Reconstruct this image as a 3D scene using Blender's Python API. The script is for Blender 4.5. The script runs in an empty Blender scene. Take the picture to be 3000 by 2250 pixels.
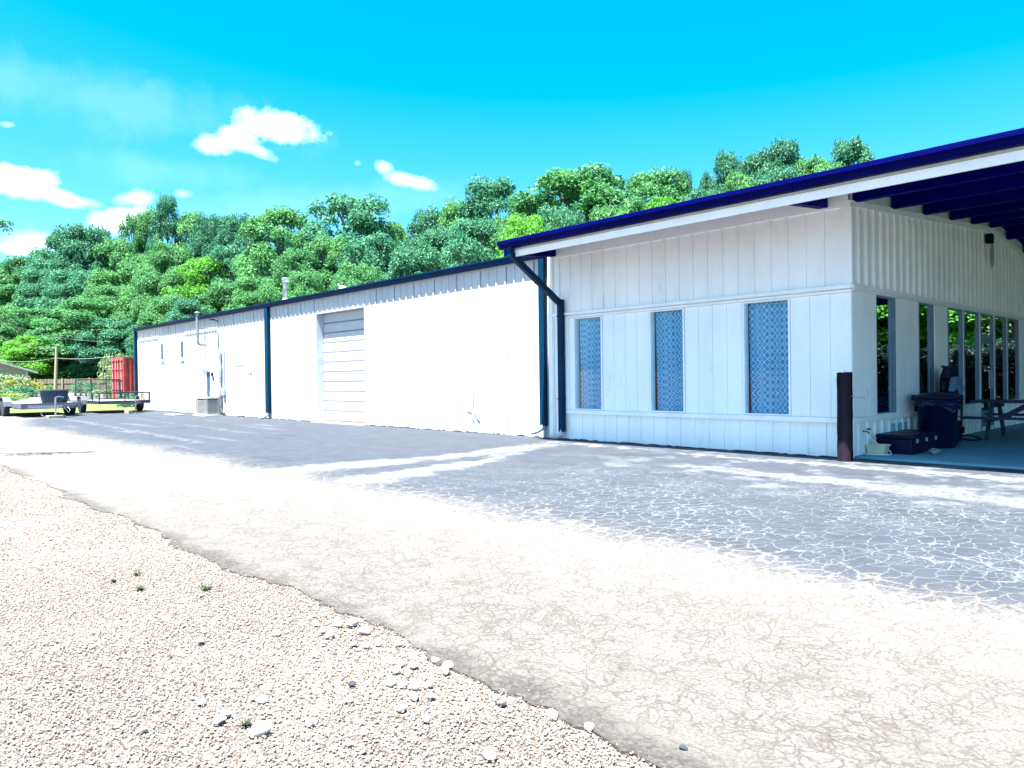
import bpy, bmesh, math, random
import numpy as np
from mathutils import Vector, Matrix
SC = bpy.context.scene
COL = SC.collection
R = math.radians
random.seed(7)

# ------------------------------------------------------------------ camera
FPX = 2152.0                                   # focal length in pixels of a 3000 px wide frame
_a = np.array([-2016, 11, FPX]); _a = _a/np.linalg.norm(_a)
_b = np.array([2298, -44, FPX]); _b = _b - _a*(_a@_b); _b = _b/np.linalg.norm(_b)
CM = np.array([-_a, _b, np.cross(-_a, _b)])    # camera axes (right, down, forward) -> world
CLOC = np.array([4.694, -11.585, 1.30])
cam = bpy.data.cameras.new('camera'); camo = bpy.data.objects.new('camera', cam)
COL.objects.link(camo); SC.camera = camo
cam.sensor_width = 36; cam.lens = FPX/3000*36; cam.clip_start = 0.05; cam.clip_end = 3000
rt = CM@np.array([1, 0, 0]); up = -(CM@np.array([0, 1, 0])); bk = -(CM@np.array([0, 0, 1]))
camo.matrix_world = Matrix([[rt[0], up[0], bk[0], CLOC[0]], [rt[1], up[1], bk[1], CLOC[1]], [rt[2], up[2], bk[2], CLOC[2]], [0, 0, 0, 1]])

def ray(px, py): return CM@np.array([px-1500., py-1125., FPX])/FPX
def at(px, py, depth): return CLOC + ray(px, py)*depth

# ------------------------------------------------------------------ sky, sun, exposure
SUNV = Vector((0.19, -1.0, 3.1)).normalized()
SC.view_settings.view_transform = 'Standard'; SC.view_settings.look = 'None'
SC.view_settings.gamma = 1; SC.view_settings.exposure = 2.6
SC.view_settings.use_curve_mapping = False
W = bpy.data.worlds.new('World'); SC.world = W; W.use_nodes = True
wt = W.node_tree; wt.nodes.clear()
def wn(t, **k):
    n = wt.nodes.new(t)
    for a, v in k.items(): setattr(n, a, v)
    return n
sky = wn('ShaderNodeTexSky', sky_type='NISHITA'); sky.sun_disc = False
sky.sun_elevation = math.asin(SUNV.z); sky.sun_rotation = math.atan2(SUNV.x, SUNV.y)
sky.altitude = 0; sky.air_density = 1.0; sky.dust_density = 1.6; sky.ozone_density = 1.0
ss = wn('ShaderNodeSeparateColor'); wt.links.new(sky.outputs[0], ss.inputs[0])
def ch(o, sub_, mul):                            # the photograph's strongly cyan sky: red taken out of the deep part
    a = wn('ShaderNodeMath', operation='SUBTRACT'); wt.links.new(ss.outputs[o], a.inputs[0]); a.inputs[1].default_value = sub_
    b = wn('ShaderNodeMath', operation='MULTIPLY'); wt.links.new(a.outputs[0], b.inputs[0]); b.inputs[1].default_value = mul
    c = wn('ShaderNodeMath', operation='MAXIMUM'); wt.links.new(b.outputs[0], c.inputs[0]); c.inputs[1].default_value = 0; return c.outputs[0]
tint = wn('ShaderNodeCombineColor')
for i, (s_, m_) in enumerate(((1.55, 1.0), (0, .96), (0, 1.22))): wt.links.new(ch(i, s_, m_), tint.inputs[i])
tc = wn('ShaderNodeTexCoord')
nz = wn('ShaderNodeTexNoise'); nz.inputs['Scale'].default_value = 14; nz.inputs['Detail'].default_value = 9; nz.inputs['Roughness'].default_value = 0.62
wt.links.new(tc.outputs['Generated'], nz.inputs['Vector'])
nz2 = wn('ShaderNodeTexNoise'); nz2.inputs['Scale'].default_value = 4.5; nz2.inputs['Detail'].default_value = 4
wt.links.new(tc.outputs['Generated'], nz2.inputs['Vector'])
def wm(op, a, b=None, clamp=False):
    n = wn('ShaderNodeMath', operation=op); n.use_clamp = clamp
    for i, v in enumerate((a, b)):
        if v is None: continue
        if isinstance(v, (int, float)): n.inputs[i].default_value = v
        else: wt.links.new(v, n.inputs[i])
    return n.outputs[0]
def wdot(vec):
    n = wn('ShaderNodeVectorMath', operation='DOT_PRODUCT'); n.inputs[1].default_value = vec
    wt.links.new(tc.outputs['Generated'], n.inputs[0]); return n.outputs['Value']
cloud = None
for cx, cy, hw, hh, ang, dens in ((795, 370, 135, 52, 4, 1.1), (705, 402, 78, 42, 10, 1.), (612, 425, 70, 36, 0, .9), (730, 432, 95, 26, 22, .8),
        (1205, 531, 80, 20, 12, .62), (1118, 487, 32, 24, 25, .5), (45, 522, 125, 40, 6, 1), (165, 572, 105, 28, 14, .9), (235, 590, 80, 18, 10, .45),
        (372, 645, 98, 46, 0, 1.1), (395, 582, 70, 24, -5, .55), (70, 728, 62, 17, 3, .75), (105, 712, 90, 30, 0, .4), (535, 567, 30, 17, 0, .28),
        (20, 365, 24, 12, 0, .4), (1048, 478, 14, 10, 0, .3), (330, 300, 520, 110, 10, .07), (900, 600, 600, 70, -3, .06), (480, 500, 300, 60, 5, .06)):
    c = ray(cx, cy); c = c/np.linalg.norm(c)
    ca, sa = math.cos(R(ang)), math.sin(R(ang))
    u = CM@np.array([ca, sa, 0]); u = u-c*(u@c); u /= np.linalg.norm(u)
    v = np.cross(u, c)
    a = wm('DIVIDE', wdot(tuple(u)), hw/FPX*1.0); b = wm('DIVIDE', wdot(tuple(v)), hh/FPX)
    r = wm('SQRT', wm('ADD', wm('MULTIPLY', a, a), wm('MULTIPLY', b, b)))
    front = wm('GREATER_THAN', wdot(tuple(c)), 0.5)
    m = wm('SUBTRACT', wm('ADD', wm('MULTIPLY', nz.outputs[0], 2.3), wm('MULTIPLY', nz2.outputs[0], 0.9)), wm('ADD', r, 0.6))
    m = wm('MULTIPLY', wm('MULTIPLY', wm('MULTIPLY', m, 1.15, True), front), dens)
    cloud = m if cloud is None else wm('MAXIMUM', cloud, m)
cloud = wm('MINIMUM', cloud, 1.0)
cm = wn('ShaderNodeMix', data_type='RGBA'); wt.links.new(cloud, cm.inputs[0])
wt.links.new(tint.outputs[0], cm.inputs[6]); cm.inputs[7].default_value = (8.3, 8.5, 8.7, 1)
bg = wn('ShaderNodeBackground'); bg.inputs['Strength'].default_value = 0.05
wo = wn('ShaderNodeOutputWorld'); wt.links.new(cm.outputs[2], bg.inputs[0]); wt.links.new(bg.outputs[0], wo.inputs[0])
sl = bpy.data.lights.new('sun', 'SUN'); sl.energy = 5.0; sl.angle = R(0.5); sl.color = (1.0, 0.95, 0.88)
so = bpy.data.objects.new('sun', sl); COL.objects.link(so); so.rotation_euler = SUNV.to_track_quat('Z', 'Y').to_euler()

# ------------------------------------------------------------------ helpers
def tag(o, label=None, cat=None, group=None, kind=None):
    for k, v in (('label', label), ('category', cat), ('group', group), ('kind', kind)):
        if v: o[k] = v
    return o
def thing(name, label, cat, loc=(0, 0, 0), rz=0, group=None):
    o = bpy.data.objects.new(name, None); COL.objects.link(o); o.empty_display_size = .2
    o.location = loc; o.rotation_euler = (0, 0, rz)
    return tag(o, label, cat, group)
class MB:
    def __init__(s): s.v = []; s.f = []; s.n = 0
    def add(s, v, f):
        s.v.extend(tuple(p) for p in v); s.f.extend(tuple(i+s.n for i in q) for q in f); s.n += len(v); return s
    def box(s, x0, x1, y0, y1, z0, z1, M=None):
        v = [(x, y, z) for x in (x0, x1) for y in (y0, y1) for z in (z0, z1)]
        if M is not None: v = [tuple(M@Vector(p)) for p in v]
        return s.add(v, [(0, 1, 3, 2), (4, 6, 7, 5), (0, 4, 5, 1), (2, 3, 7, 6), (0, 2, 6, 4), (1, 5, 7, 3)])
    def bar(s, p, q, w, h=None, roll=0):
        h = h or w; p = Vector(p); q = Vector(q); d = q-p
        M = Matrix.Translation((p+q)/2)@d.to_track_quat('X', 'Z').to_matrix().to_4x4()@Matrix.Rotation(roll, 4, 'X')
        L = d.length/2
        return s.box(-L, L, -w/2, w/2, -h/2, h/2, M)
    def tube(s, pts, r, n=10, cap=True):
        pts = [Vector(p) for p in pts]; rs = r if isinstance(r, (list, tuple)) else [r]*len(pts)
        vs = []; prev = None
        for i, p in enumerate(pts):
            d = (pts[min(i+1, len(pts)-1)]-pts[max(i-1, 0)]).normalized()
            if prev is None:
                a = d.orthogonal().normalized()
            else:
                a = (prev-d*prev.dot(d)).normalized()
            prev = a; b = d.cross(a)
            vs += [p+(a*math.cos(2*math.pi*k/n)+b*math.sin(2*math.pi*k/n))*rs[i] for k in range(n)]
        f = [(i*n+k, i*n+(k+1) % n, (i+1)*n+(k+1) % n, (i+1)*n+k) for i in range(len(pts)-1) for k in range(n)]
        if cap: f += [tuple(reversed(range(n))), tuple(range((len(pts)-1)*n, len(pts)*n))]
        return s.add(vs, f)
    def lathe(s, prof, c=(0, 0, 0), n=24, M=None, sx=1, sy=1):
        vs = [(c[0]+r*sx*math.cos(2*math.pi*k/n), c[1]+r*sy*math.sin(2*math.pi*k/n), c[2]+z) for r, z in prof for k in range(n)]
        if M is not None: vs = [tuple(M@Vector(p)) for p in vs]
        m = len(prof)
        f = [(i*n+k, i*n+(k+1) % n, (i+1)*n+(k+1) % n, (i+1)*n+k) for i in range(m-1) for k in range(n)]
        f += [tuple(reversed(range(n))), tuple(range((m-1)*n, m*n))]
        return s.add(vs, f)
    def ext(s, poly, axis, a, b, M=None):
        """polygon in the two other axes extruded along axis from a to b"""
        def mk(p, t): return {'x': (t, p[0], p[1]), 'y': (p[0], t, p[1]), 'z': (p[0], p[1], t)}[axis]
        n = len(poly); v = [mk(p, a) for p in poly]+[mk(p, b) for p in poly]
        if M is not None: v = [tuple(M@Vector(p)) for p in v]
        return s.add(v, [tuple(range(n)), tuple(range(2*n-1, n-1, -1))]+[(i, i+n, (i+1) % n+n, (i+1) % n) for i in range(n)])
    def build(s, name, m, parent=None, smooth=False, bevel=0, fix=True):
        me = bpy.data.meshes.new(name); me.from_pydata(s.v, [], s.f); me.update()
        if fix:
            bm = bmesh.new(); bm.from_mesh(me); bmesh.ops.recalc_face_normals(bm, faces=bm.faces); bm.to_mesh(me); bm.free()
        me.materials.append(m)
        o = bpy.data.objects.new(name, me); COL.objects.link(o)
        if parent is not None: o.parent = parent
        if smooth:
            for p in me.polygons: p.use_smooth = True
            try: me.set_sharp_from_angle(angle=R(38))
            except Exception: pass
        if bevel:
            b = o.modifiers.new('bevel', 'BEVEL'); b.width = bevel; b.segments = 2; b.limit_method = 'ANGLE'
        return o

# ------------------------------------------------------------------ materials
class NT:
    def __init__(s, name):
        s.m = bpy.data.materials.new(name); s.m.use_nodes = True; s.t = s.m.node_tree; s.t.nodes.clear()
        s.out = s.t.nodes.new('ShaderNodeOutputMaterial')
        s.tc = s.t.nodes.new('ShaderNodeTexCoord')
    def n(s, t, ins=None, **k):
        n = s.t.nodes.new(t)
        for a, v in k.items(): setattr(n, a, v)
        for a, v in (ins or {}).items(): s.set(n.inputs[a], v)
        return n
    def set(s, sock, v):
        if isinstance(v, bpy.types.NodeSocket): s.t.links.new(v, sock)
        elif isinstance(v, (tuple, list)) and len(v) == 3 and sock.type == 'RGBA': sock.default_value = (*v, 1)
        else: sock.default_value = v
    def math(s, op, a, b=0., clamp=False, c=None):
        n = s.n('ShaderNodeMath', operation=op); n.use_clamp = clamp; s.set(n.inputs[0], a); s.set(n.inputs[1], b)
        if c is not None: s.set(n.inputs[2], c)
        return n.outputs[0]
    def mix(s, f, a, b, mode='MIX'):
        n = s.n('ShaderNodeMix', data_type='RGBA', blend_type=mode); s.set(n.inputs[0], f); s.set(n.inputs[6], a); s.set(n.inputs[7], b)
        return n.outputs[2]
    def ramp(s, v, a, b):          # smooth 0..1 between a and b
        n = s.n('ShaderNodeMapRange', interpolation_type='SMOOTHSTEP'); s.set(n.inputs[0], v); s.set(n.inputs[1], a); s.set(n.inputs[2], b)
        return n.outputs[0]
    def map(s, scale=(1, 1, 1), src='Object', loc=(0, 0, 0), rot=(0, 0, 0)):
        n = s.n('ShaderNodeMapping'); s.t.links.new(s.tc.outputs[src], n.inputs[0]); n.inputs['Scale'].default_value = scale
        n.inputs['Location'].default_value = loc; n.inputs['Rotation'].default_value = rot
        return n.outputs[0]
    def noise(s, scale, detail=4, rough=.55, vec=None, dist=0):
        n = s.n('ShaderNodeTexNoise'); n.inputs['Scale'].default_value = scale; n.inputs['Detail'].default_value = detail
        n.inputs['Roughness'].default_value = rough; n.inputs['Distortion'].default_value = dist
        s.t.links.new(vec if vec is not None else s.tc.outputs['Object'], n.inputs['Vector']); return n.outputs[0]
    def vor(s, scale, vec=None, feature='F1', out='Distance', rnd=1):
        n = s.n('ShaderNodeTexVoronoi', feature=feature); n.inputs['Scale'].default_value = scale; n.inputs['Randomness'].default_value = rnd
        s.t.links.new(vec if vec is not None else s.tc.outputs['Object'], n.inputs['Vector']); return n.outputs[out]
    def bump(s, h, strength=.3, dist=.01):
        n = s.n('ShaderNodeBump'); n.inputs['Strength'].default_value = strength; n.inputs['Distance'].default_value = dist
        s.set(n.inputs['Height'], h); return n.outputs[0]
    def princ(s, col, rough=.6, metal=0, normal=None, spec=.5):
        p = s.n('ShaderNodeBsdfPrincipled'); s.set(p.inputs['Base Color'], col); s.set(p.inputs['Roughness'], rough)
        s.set(p.inputs['Metallic'], metal); p.inputs['Specular IOR Level'].default_value = spec
        if normal is not None: s.set(p.inputs['Normal'], normal)
        return p
    def done(s, sh):
        s.t.links.new(sh if isinstance(sh, bpy.types.NodeSocket) else sh.outputs[0], s.out.inputs[0]); return s.m

def mat(name, col, rough=.6, metal=0, var=.12, scale=3, bump=0, bscale=60, bdist=.004, stretch=(1, 1, 1), spec=.5, dirt=None, dirtamt=.0):
    t = NT(name); v = t.map(stretch)
    nz = t.noise(scale, 6, .6, v)
    c = t.mix(t.ramp(nz, .3, .7), tuple(x*(1-var) for x in col), tuple(min(1, x*(1+var)) for x in col))
    if dirt: c = t.mix(t.math('MULTIPLY', t.ramp(t.noise(scale*2.7, 8, .7, v), .56, .72), dirtamt), c, dirt)
    r = t.math('ADD', t.math('MULTIPLY', t.math('SUBTRACT', nz, .5), .25), rough, True)
    nm = t.bump(t.noise(bscale, 4, .6, v), bump, bdist) if bump else None
    return t.done(t.princ(c, r, metal, nm, spec))

WHITE = mat('white_paint', (.92, .92, .89), .55, var=.05, scale=1.3, bump=.25, bscale=90, dirt=(.45, .42, .34), dirtamt=.25, stretch=(1, 1, .35))
WHITE_METAL = mat('white_sheet_metal', (.47, .48, .485), .5, spec=.3, var=.06, scale=.8, bump=.06, bscale=6, dirt=(.22, .23, .24), dirtamt=.45, stretch=(1.6, 1.6, .14))
TRIM = mat('white_trim_paint', (.92, .91, .88), .5, var=.05, scale=2, bump=.15, bscale=70, dirt=(.4, .36, .3), dirtamt=.2)
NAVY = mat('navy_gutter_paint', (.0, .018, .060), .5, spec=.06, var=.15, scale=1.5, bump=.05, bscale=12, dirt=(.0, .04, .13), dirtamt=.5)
TEAL = mat('slate_downspout_paint', (.0, .026, .062), .45, spec=.08, var=.15, scale=1.5, dirt=(.01, .08, .15), dirtamt=.4)
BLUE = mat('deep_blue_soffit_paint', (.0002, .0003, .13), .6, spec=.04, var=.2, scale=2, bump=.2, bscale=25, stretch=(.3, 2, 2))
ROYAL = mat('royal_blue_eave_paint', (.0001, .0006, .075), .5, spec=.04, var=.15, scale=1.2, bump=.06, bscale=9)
DARK = mat('black_plastic', (.001, .0015, .028), spec=.2, rough=.42, var=.3, scale=6, bump=.1, bscale=80)
BLACKM = mat('black_painted_steel', (.008, .022, .05), .5, var=.3, scale=7, bump=.1, bscale=60, dirt=(.05, .05, .06), dirtamt=.5)
GALV = mat('galvanised_metal', (.30, .32, .35), .4, .6, var=.12, scale=8)
GREYP = mat('grey_plastic', (.12, .2, .3), .4, var=.1, scale=6)
RUBBER = mat('tyre_rubber', (.014, .022, .035), .85, var=.3, scale=9, bump=.4, bscale=50)
RIM = mat('silver_rim', (.6, .62, .64), .3, .6, var=.1)
WOODG = mat('weathered_grey_wood', (.30, .27, .22), .9, var=.3, scale=3, bump=.6, bscale=30, stretch=(1, 1, .12))
WOODP = mat('old_post_wood', (.014, .010, .018), .95, spec=.1, var=.55, scale=5, bump=.9, bscale=22, bdist=.01, stretch=(1, 1, .08), dirt=(.04, .022, .03), dirtamt=.8)
WOODT = mat('picnic_wood', (.035, .05, .10), .8, var=.35, scale=4, bump=.4, bscale=25, stretch=(.1, 1, 1))
CONC = mat('concrete', (.26, .27, .25), .9, var=.15, scale=2.2, bump=.3, bscale=40, dirt=(.22, .22, .2), dirtamt=.5)
BEIGE = mat('cream_plastic', (.62, .64, .42), .5, var=.06, scale=4)
HOSE = mat('white_hose', (.75, .76, .74), .4, var=.05)
REDP = mat('red_container_paint', (.34, .035, .04), .5, var=.2, scale=1.5, bump=.1, bscale=20, dirt=(.42, .25, .24), dirtamt=.7)
MAROON = REDP
ROCK = mat('white_limestone', (.52, .50, .47), .85, var=.15, scale=12, bump=.6, bscale=35)
ROCKP = mat('pinkish_limestone', (.26, .21, .18), .85, var=.25, scale=14, bump=.6, bscale=35)
ROCKD = mat('dark_slate_stone', (.02, .028, .04), .8, var=.3, scale=12, bump=.6, bscale=35)
INTER = mat('room_interior', (.10, .12, .16), .9, var=.2)
BARK = mat('bark', (.16, .13, .10), .9, var=.4, scale=3, bump=.8, bscale=14, stretch=(1, 1, .2))
SIDING = mat('pale_yellow_siding', (.30, .32, .21), .7, var=.06, scale=1)
SHING = mat('grey_shingles', (.20, .22, .22), .9, var=.25, scale=6, bump=.5, bscale=12)
FENCEW = mat('fence_boards', (.16, .15, .10), .9, var=.35, scale=2.2, bump=.5, bscale=10, stretch=(3, 3, .2))
POLEW = mat('utility_pole_wood', (.26, .25, .17), .85, var=.2, scale=3, stretch=(1, 1, .1))

def glass_mat(name, tintc=(.35, .62, .85), refl=1.0):
    t = NT(name)
    g = t.n('ShaderNodeBsdfGlossy', {'Color': (.9, .95, 1), 'Roughness': .015}); tr = t.n('ShaderNodeBsdfTransparent', {'Color': tintc})
    lw = t.n('ShaderNodeFresnel', {'IOR': 1.52, 'Normal': t.bump(t.noise(1.4, 2), .012, .02)})
    ms = t.n('ShaderNodeMixShader', {0: t.math('MULTIPLY', t.math('ADD', lw.outputs[0], .05), refl, True)})
    t.t.links.new(tr.outputs[0], ms.inputs[1]); t.t.links.new(g.outputs[0], ms.inputs[2])
    return t.done(ms)
GLASS = glass_mat('window_glass', (.85, .95, 1), .12); GLASSR = glass_mat('porch_glass', (.12, .16, .3), 3.2)

def curtain_mat():
    t = NT('lattice_lace'); sep = t.n('ShaderNodeSeparateXYZ'); t.t.links.new(t.tc.outputs['Object'], sep.inputs[0])
    x, z = sep.outputs[0], sep.outputs[2]
    wob = t.math('MULTIPLY', t.noise(1.6, 2), .10)
    def line(sgn, w):
        d = t.math('ADD', t.math('MULTIPLY', x, sgn*1.02), t.math('MULTIPLY', z, .78)); d = t.math('ADD', d, wob)
        k = t.math('PINGPONG', t.math('MULTIPLY', d, 1/.092), .5)
        return t.math('LESS_THAN', k, w)
    ln = t.math('MAXIMUM', line(1, .075), line(-1, .075))
    wv = t.noise(260, 1)
    base = t.mix(ln, (.17, .46, .64), (.92, .96, .98))
    fold = t.noise(1, 2, .5, t.map((26, 26, .6)))
    base = t.mix(t.math('MULTIPLY', t.ramp(fold, .42, .66), .75), base, (.50, .76, .92))
    d = t.n('ShaderNodeBsdfDiffuse', {'Color': base}); tl = t.n('ShaderNodeBsdfTranslucent', {'Color': base})
    m1 = t.n('ShaderNodeMixShader', {0: .25}); t.t.links.new(d.outputs[0], m1.inputs[1]); t.t.links.new(tl.outputs[0], m1.inputs[2])
    tr = t.n('ShaderNodeBsdfTransparent')
    m2 = t.n('ShaderNodeMixShader', {0: t.math('ADD', t.math('MULTIPLY', ln, .35), t.math('ADD', .78, t.math('MULTIPLY', wv, .15)), True)})
    t.t.links.new(tr.outputs[0], m2.inputs[1]); t.t.links.new(m1.outputs[0], m2.inputs[2])
    return t.done(m2)
LACE = curtain_mat()

def leaf_mat(name, a, b, trans=.32, rough=.6):
    t = NT(name); oi = t.n('ShaderNodeObjectInfo')
    at_ = t.n('ShaderNodeAttribute', attribute_name='tone')
    c = t.mix(t.math('ADD', t.math('MULTIPLY', at_.outputs['Fac'], .75), t.math('MULTIPLY', oi.outputs['Random'], .3), True), a, b)
    p = t.princ(c, rough, spec=.3); tl = t.n('ShaderNodeBsdfTranslucent', {'Color': t.mix(.5, c, tuple(min(1, 1.3*x) for x in b))})
    m = t.n('ShaderNodeMixShader', {0: trans}); t.t.links.new(p.outputs[0], m.inputs[1]); t.t.links.new(tl.outputs[0], m.inputs[2])
    return t.done(m)
LEAF = leaf_mat('green_leaves', (.014, .105, .045), (.10, .31, .09))
LEAFB = leaf_mat('bluish_leaves', (.008, .090, .058), (.065, .25, .125))
LEAFY = leaf_mat('yellow_green_leaves', (.035, .20, .025), (.115, .34, .035))
LEAFH = leaf_mat('dark_added_bush_leaves', (.002, .014, .012), (.006, .035, .022))  # for the added bushes, kept dark so the window reflections darken
LEAFW = leaf_mat('dull_weed_leaves', (.03, .05, .02), (.07, .09, .035))
LEAFP = leaf_mat('pale_leaves', (.08, .16, .08), (.24, .34, .16))
LEAFG = leaf_mat('golden_leaves', (.13, .20, .02), (.30, .31, .05))
# ------------------------------------------------------------------ ground and paving (the setting)
def hill(x, y):
    h = .17*max(0., y-17) + .02*max(0., -x-50)
    r = math.hypot(x+20, y)
    h = min(h, 15+.02*r) if y > 17 else h
    return h
def grid_ground():
    xs = np.unique(np.concatenate([np.linspace(-700, -110, 16), np.linspace(-110, 60, 60), np.linspace(60, 700, 16)]))
    ys = np.unique(np.concatenate([np.linspace(-700, -20, 16), np.linspace(-20, 17, 8), np.linspace(17, 130, 45), np.linspace(130, 700, 16)]))
    v = [(x, y, hill(x, y)-.012) for x in xs for y in ys]; n = len(ys)
    return MB().add(v, [(i*n+j, (i+1)*n+j, (i+1)*n+j+1, i*n+j+1) for i in range(len(xs)-1) for j in range(n-1)])
def gravel_mat():
    t = NT('ground_gravel'); sep = t.n('ShaderNodeSeparateXYZ'); t.t.links.new(t.tc.outputs['Object'], sep.inputs[0])
    cellc = t.n('ShaderNodeTexVoronoi'); cellc.inputs['Scale'].default_value = 70; t.t.links.new(t.tc.outputs['Object'], cellc.inputs['Vector'])
    cs = t.n('ShaderNodeSeparateColor'); t.t.links.new(cellc.outputs['Color'], cs.inputs[0])
    c = t.mix(cs.outputs[0], (.13, .11, .095), (.27, .25, .225))
    c = t.mix(t.ramp(t.vor(70), .25, .75), c, (.06, .048, .04))
    c = t.mix(t.math('MULTIPLY', t.ramp(t.noise(.9, 3), .4, .65), .35), c, (.24, .20, .17))
    wood = t.ramp(sep.outputs[1], 13, 16)
    fl = t.mix(t.noise(.5, 5), (.015, .05, .03), (.05, .12, .04))
    c = t.mix(wood, c, fl)
    return t.done(t.princ(c, .9, normal=t.bump(t.vor(70), .9, .012)))
tag(grid_ground().build('ground', gravel_mat(), fix=False), kind='structure')

def lot_mat():
    t = NT('weathered_asphalt'); sep = t.n('ShaderNodeSeparateXYZ'); t.t.links.new(t.tc.outputs['Object'], sep.inputs[0])
    X, Y = sep.outputs[0], sep.outputs[1]
    fine = t.noise(170, 3, .7); med = t.noise(38, 5, .7); big = t.noise(.55, 4, .6); mid2 = t.noise(2.6, 5, .65)
    # pale old asphalt : bright aggregate, dark pits, hairline cracks
    nc = t.n('ShaderNodeTexNoise'); nc.inputs['Scale'].default_value = 3.2; nc.inputs['Detail'].default_value = 6; t.t.links.new(t.tc.outputs['Object'], nc.inputs['Vector'])
    def warp(amount, sc=(1, 1, 1)):
        k = t.n('ShaderNodeVectorMath', operation='SCALE'); k.inputs['Scale'].default_value = amount; t.t.links.new(nc.outputs['Color'], k.inputs[0])
        w = t.n('ShaderNodeVectorMath', operation='ADD'); t.t.links.new(t.tc.outputs['Object'], w.inputs[0]); t.t.links.new(k.outputs[0], w.inputs[1])
        m = t.n('ShaderNodeMapping'); t.t.links.new(w.outputs[0], m.inputs[0]); m.inputs['Scale'].default_value = sc; return m.outputs[0]
    wvec = warp(.27, (1.5, .95, 1)); wv2 = warp(.42)
    e1 = t.vor(3.0, wv2, 'DISTANCE_TO_EDGE'); e2 = t.vor(7.0, wv2, 'DISTANCE_TO_EDGE'); e3 = t.vor(13, wv2, 'DISTANCE_TO_EDGE')
    near = t.math('MULTIPLY', t.math('SUBTRACT', 1., t.ramp(t.math('ADD', Y, t.math('MULTIPLY', t.math('SUBTRACT', big, .5), 1.4)), -8.9, -6.9)), t.ramp(X, -9, 1.5))
    wmod = t.math('ADD', .45, t.math('MULTIPLY', near, .60))
    pale = t.mix(t.ramp(mid2, .3, .7), (.104, .099, .092), (.140, .133, .124))
    pale = t.mix(t.math('MULTIPLY', t.math('SUBTRACT', 1., near), .8), pale, (.150, .143, .132))
    pale = t.mix(t.math('MULTIPLY', t.ramp(t.noise(60, 4, .8), .47, .60), t.math('MULTIPLY', wmod, .62)), pale, (.048, .042, .038))
    pale = t.mix(t.math('MULTIPLY', t.ramp(t.noise(38, 3, .7, t.map((1, 1.2, 1), loc=(4, 7, 0))), .55, .64), t.math('MULTIPLY', wmod, .45)), pale, (.07, .06, .054))
    pale = t.mix(t.math('MULTIPLY', t.ramp(t.vor(95), .62, .8), .55), pale, (.06, .05, .045))
    def crk(e, w, n_, a, b, amt): return t.math('MULTIPLY', t.math('MULTIPLY', t.math('SUBTRACT', 1., t.ramp(e, w*.25, w)), t.ramp(n_, a, b)), amt)
    hc = t.math('MAXIMUM', crk(e1, .016, t.noise(1.7, 4), .40, .56, .8), t.math('MAXIMUM', crk(e2, .045, t.noise(2.3, 5, .7), .40, .54, .85), crk(e3, .07, t.noise(4.1, 5, .7), .44, .56, .8)))
    pale = t.mix(t.math('MULTIPLY', hc, t.math('ADD', .30, t.math('MULTIPLY', near, .35))), pale, (.040, .033, .030))
    greyp = t.math('MULTIPLY', t.math('MULTIPLY', t.ramp(t.noise(.75, 4, .6, t.map((.6, 1.3, 1), loc=(1, 9, 0))), .48, .66), near), .40)
    pale = t.mix(greyp, pale, (.10, .095, .088))
    ey = t.math('ADD', Y, t.math('MULTIPLY', t.math('SUBTRACT', t.noise(1.9, 5, .65), .5), .62))
    edge = t.math('SUBTRACT', 1., t.ramp(ey, -9.53, -9.30))
    edge = t.math('MULTIPLY', edge, t.ramp(t.noise(1.1, 4), .30, .50))
    pale = t.mix(t.math('MULTIPLY', edge, t.math('ADD', .45, t.math('MULTIPLY', t.ramp(med, .4, .6), .5))), pale, (.035, .033, .030))
    # sealed grey asphalt
    seal = t.mix(t.ramp(mid2, .3, .7), (.026, .0335, .047), (.037, .0465, .063))
    seal = t.mix(t.math('MULTIPLY', t.ramp(fine, .5, .72), .30), seal, (0.094, 0.101, 0.113))
    stretchn = t.noise(1.0, 6, .65, t.map((.16, 1.3, 1)))
    seal = t.mix(t.math('MULTIPLY', t.ramp(stretchn, .57, .66), t.math('MULTIPLY', t.ramp(X, -6, -11), .85)), seal, (0.070, 0.078, 0.094))
    # worn pale runs from the downspout corner (in the paving itself)
    def run(p, q, w0, w1, gain, far=0):
        ax, ay = p; bx, by = q; L = math.hypot(bx-ax, by-ay); ux, uy = (bx-ax)/L, (by-ay)/L
        dx, dy = t.math('SUBTRACT', X, ax), t.math('SUBTRACT', Y, ay)
        s = t.math('ADD', t.math('MULTIPLY', dx, ux), t.math('MULTIPLY', dy, uy))
        d = t.math('ABSOLUTE', t.math('ADD', t.math('ADD', t.math('MULTIPLY', dx, -uy), t.math('MULTIPLY', dy, ux)), t.math('MULTIPLY', t.math('SUBTRACT', mid2, .5), 1.25)))
        wid = t.math('ADD', w0, t.math('MULTIPLY', t.math('DIVIDE', s, L, True), w1-w0))
        m = t.math('SUBTRACT', 1., t.ramp(t.math('DIVIDE', d, wid), .35, 1.15))
        m = t.math('MULTIPLY', m, t.math('MULTIPLY', t.ramp(s, -.3, .4), t.math('SUBTRACT', 1., t.ramp(s, L, L+.8))))
        return t.math('MULTIPLY', m, gain)
    runs = t.math('MAXIMUM', run((-5.4, -1.0), (-5.1, -4.0), .45, .34, .8), run((-5.1, -4.0), (-5.5, -7.0), .42, .60, .9))
    runs = t.math('MAXIMUM', runs, run((-4.2, -3.6), (-3.7, -6.4), .22, .50, .95))
    runs = t.math('MAXIMUM', runs, run((-5.2, -1.9), (-4.2, -3.8), .2, .2, .6))
    runs = t.math('MAXIMUM', runs, run((-6.0, -.75), (-3.6, -.75), .10, .08, .9))
    runs = t.math('MAXIMUM', runs, run((-2.6, -.95), (5.5, -1.05), .12, .34, .85))
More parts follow.
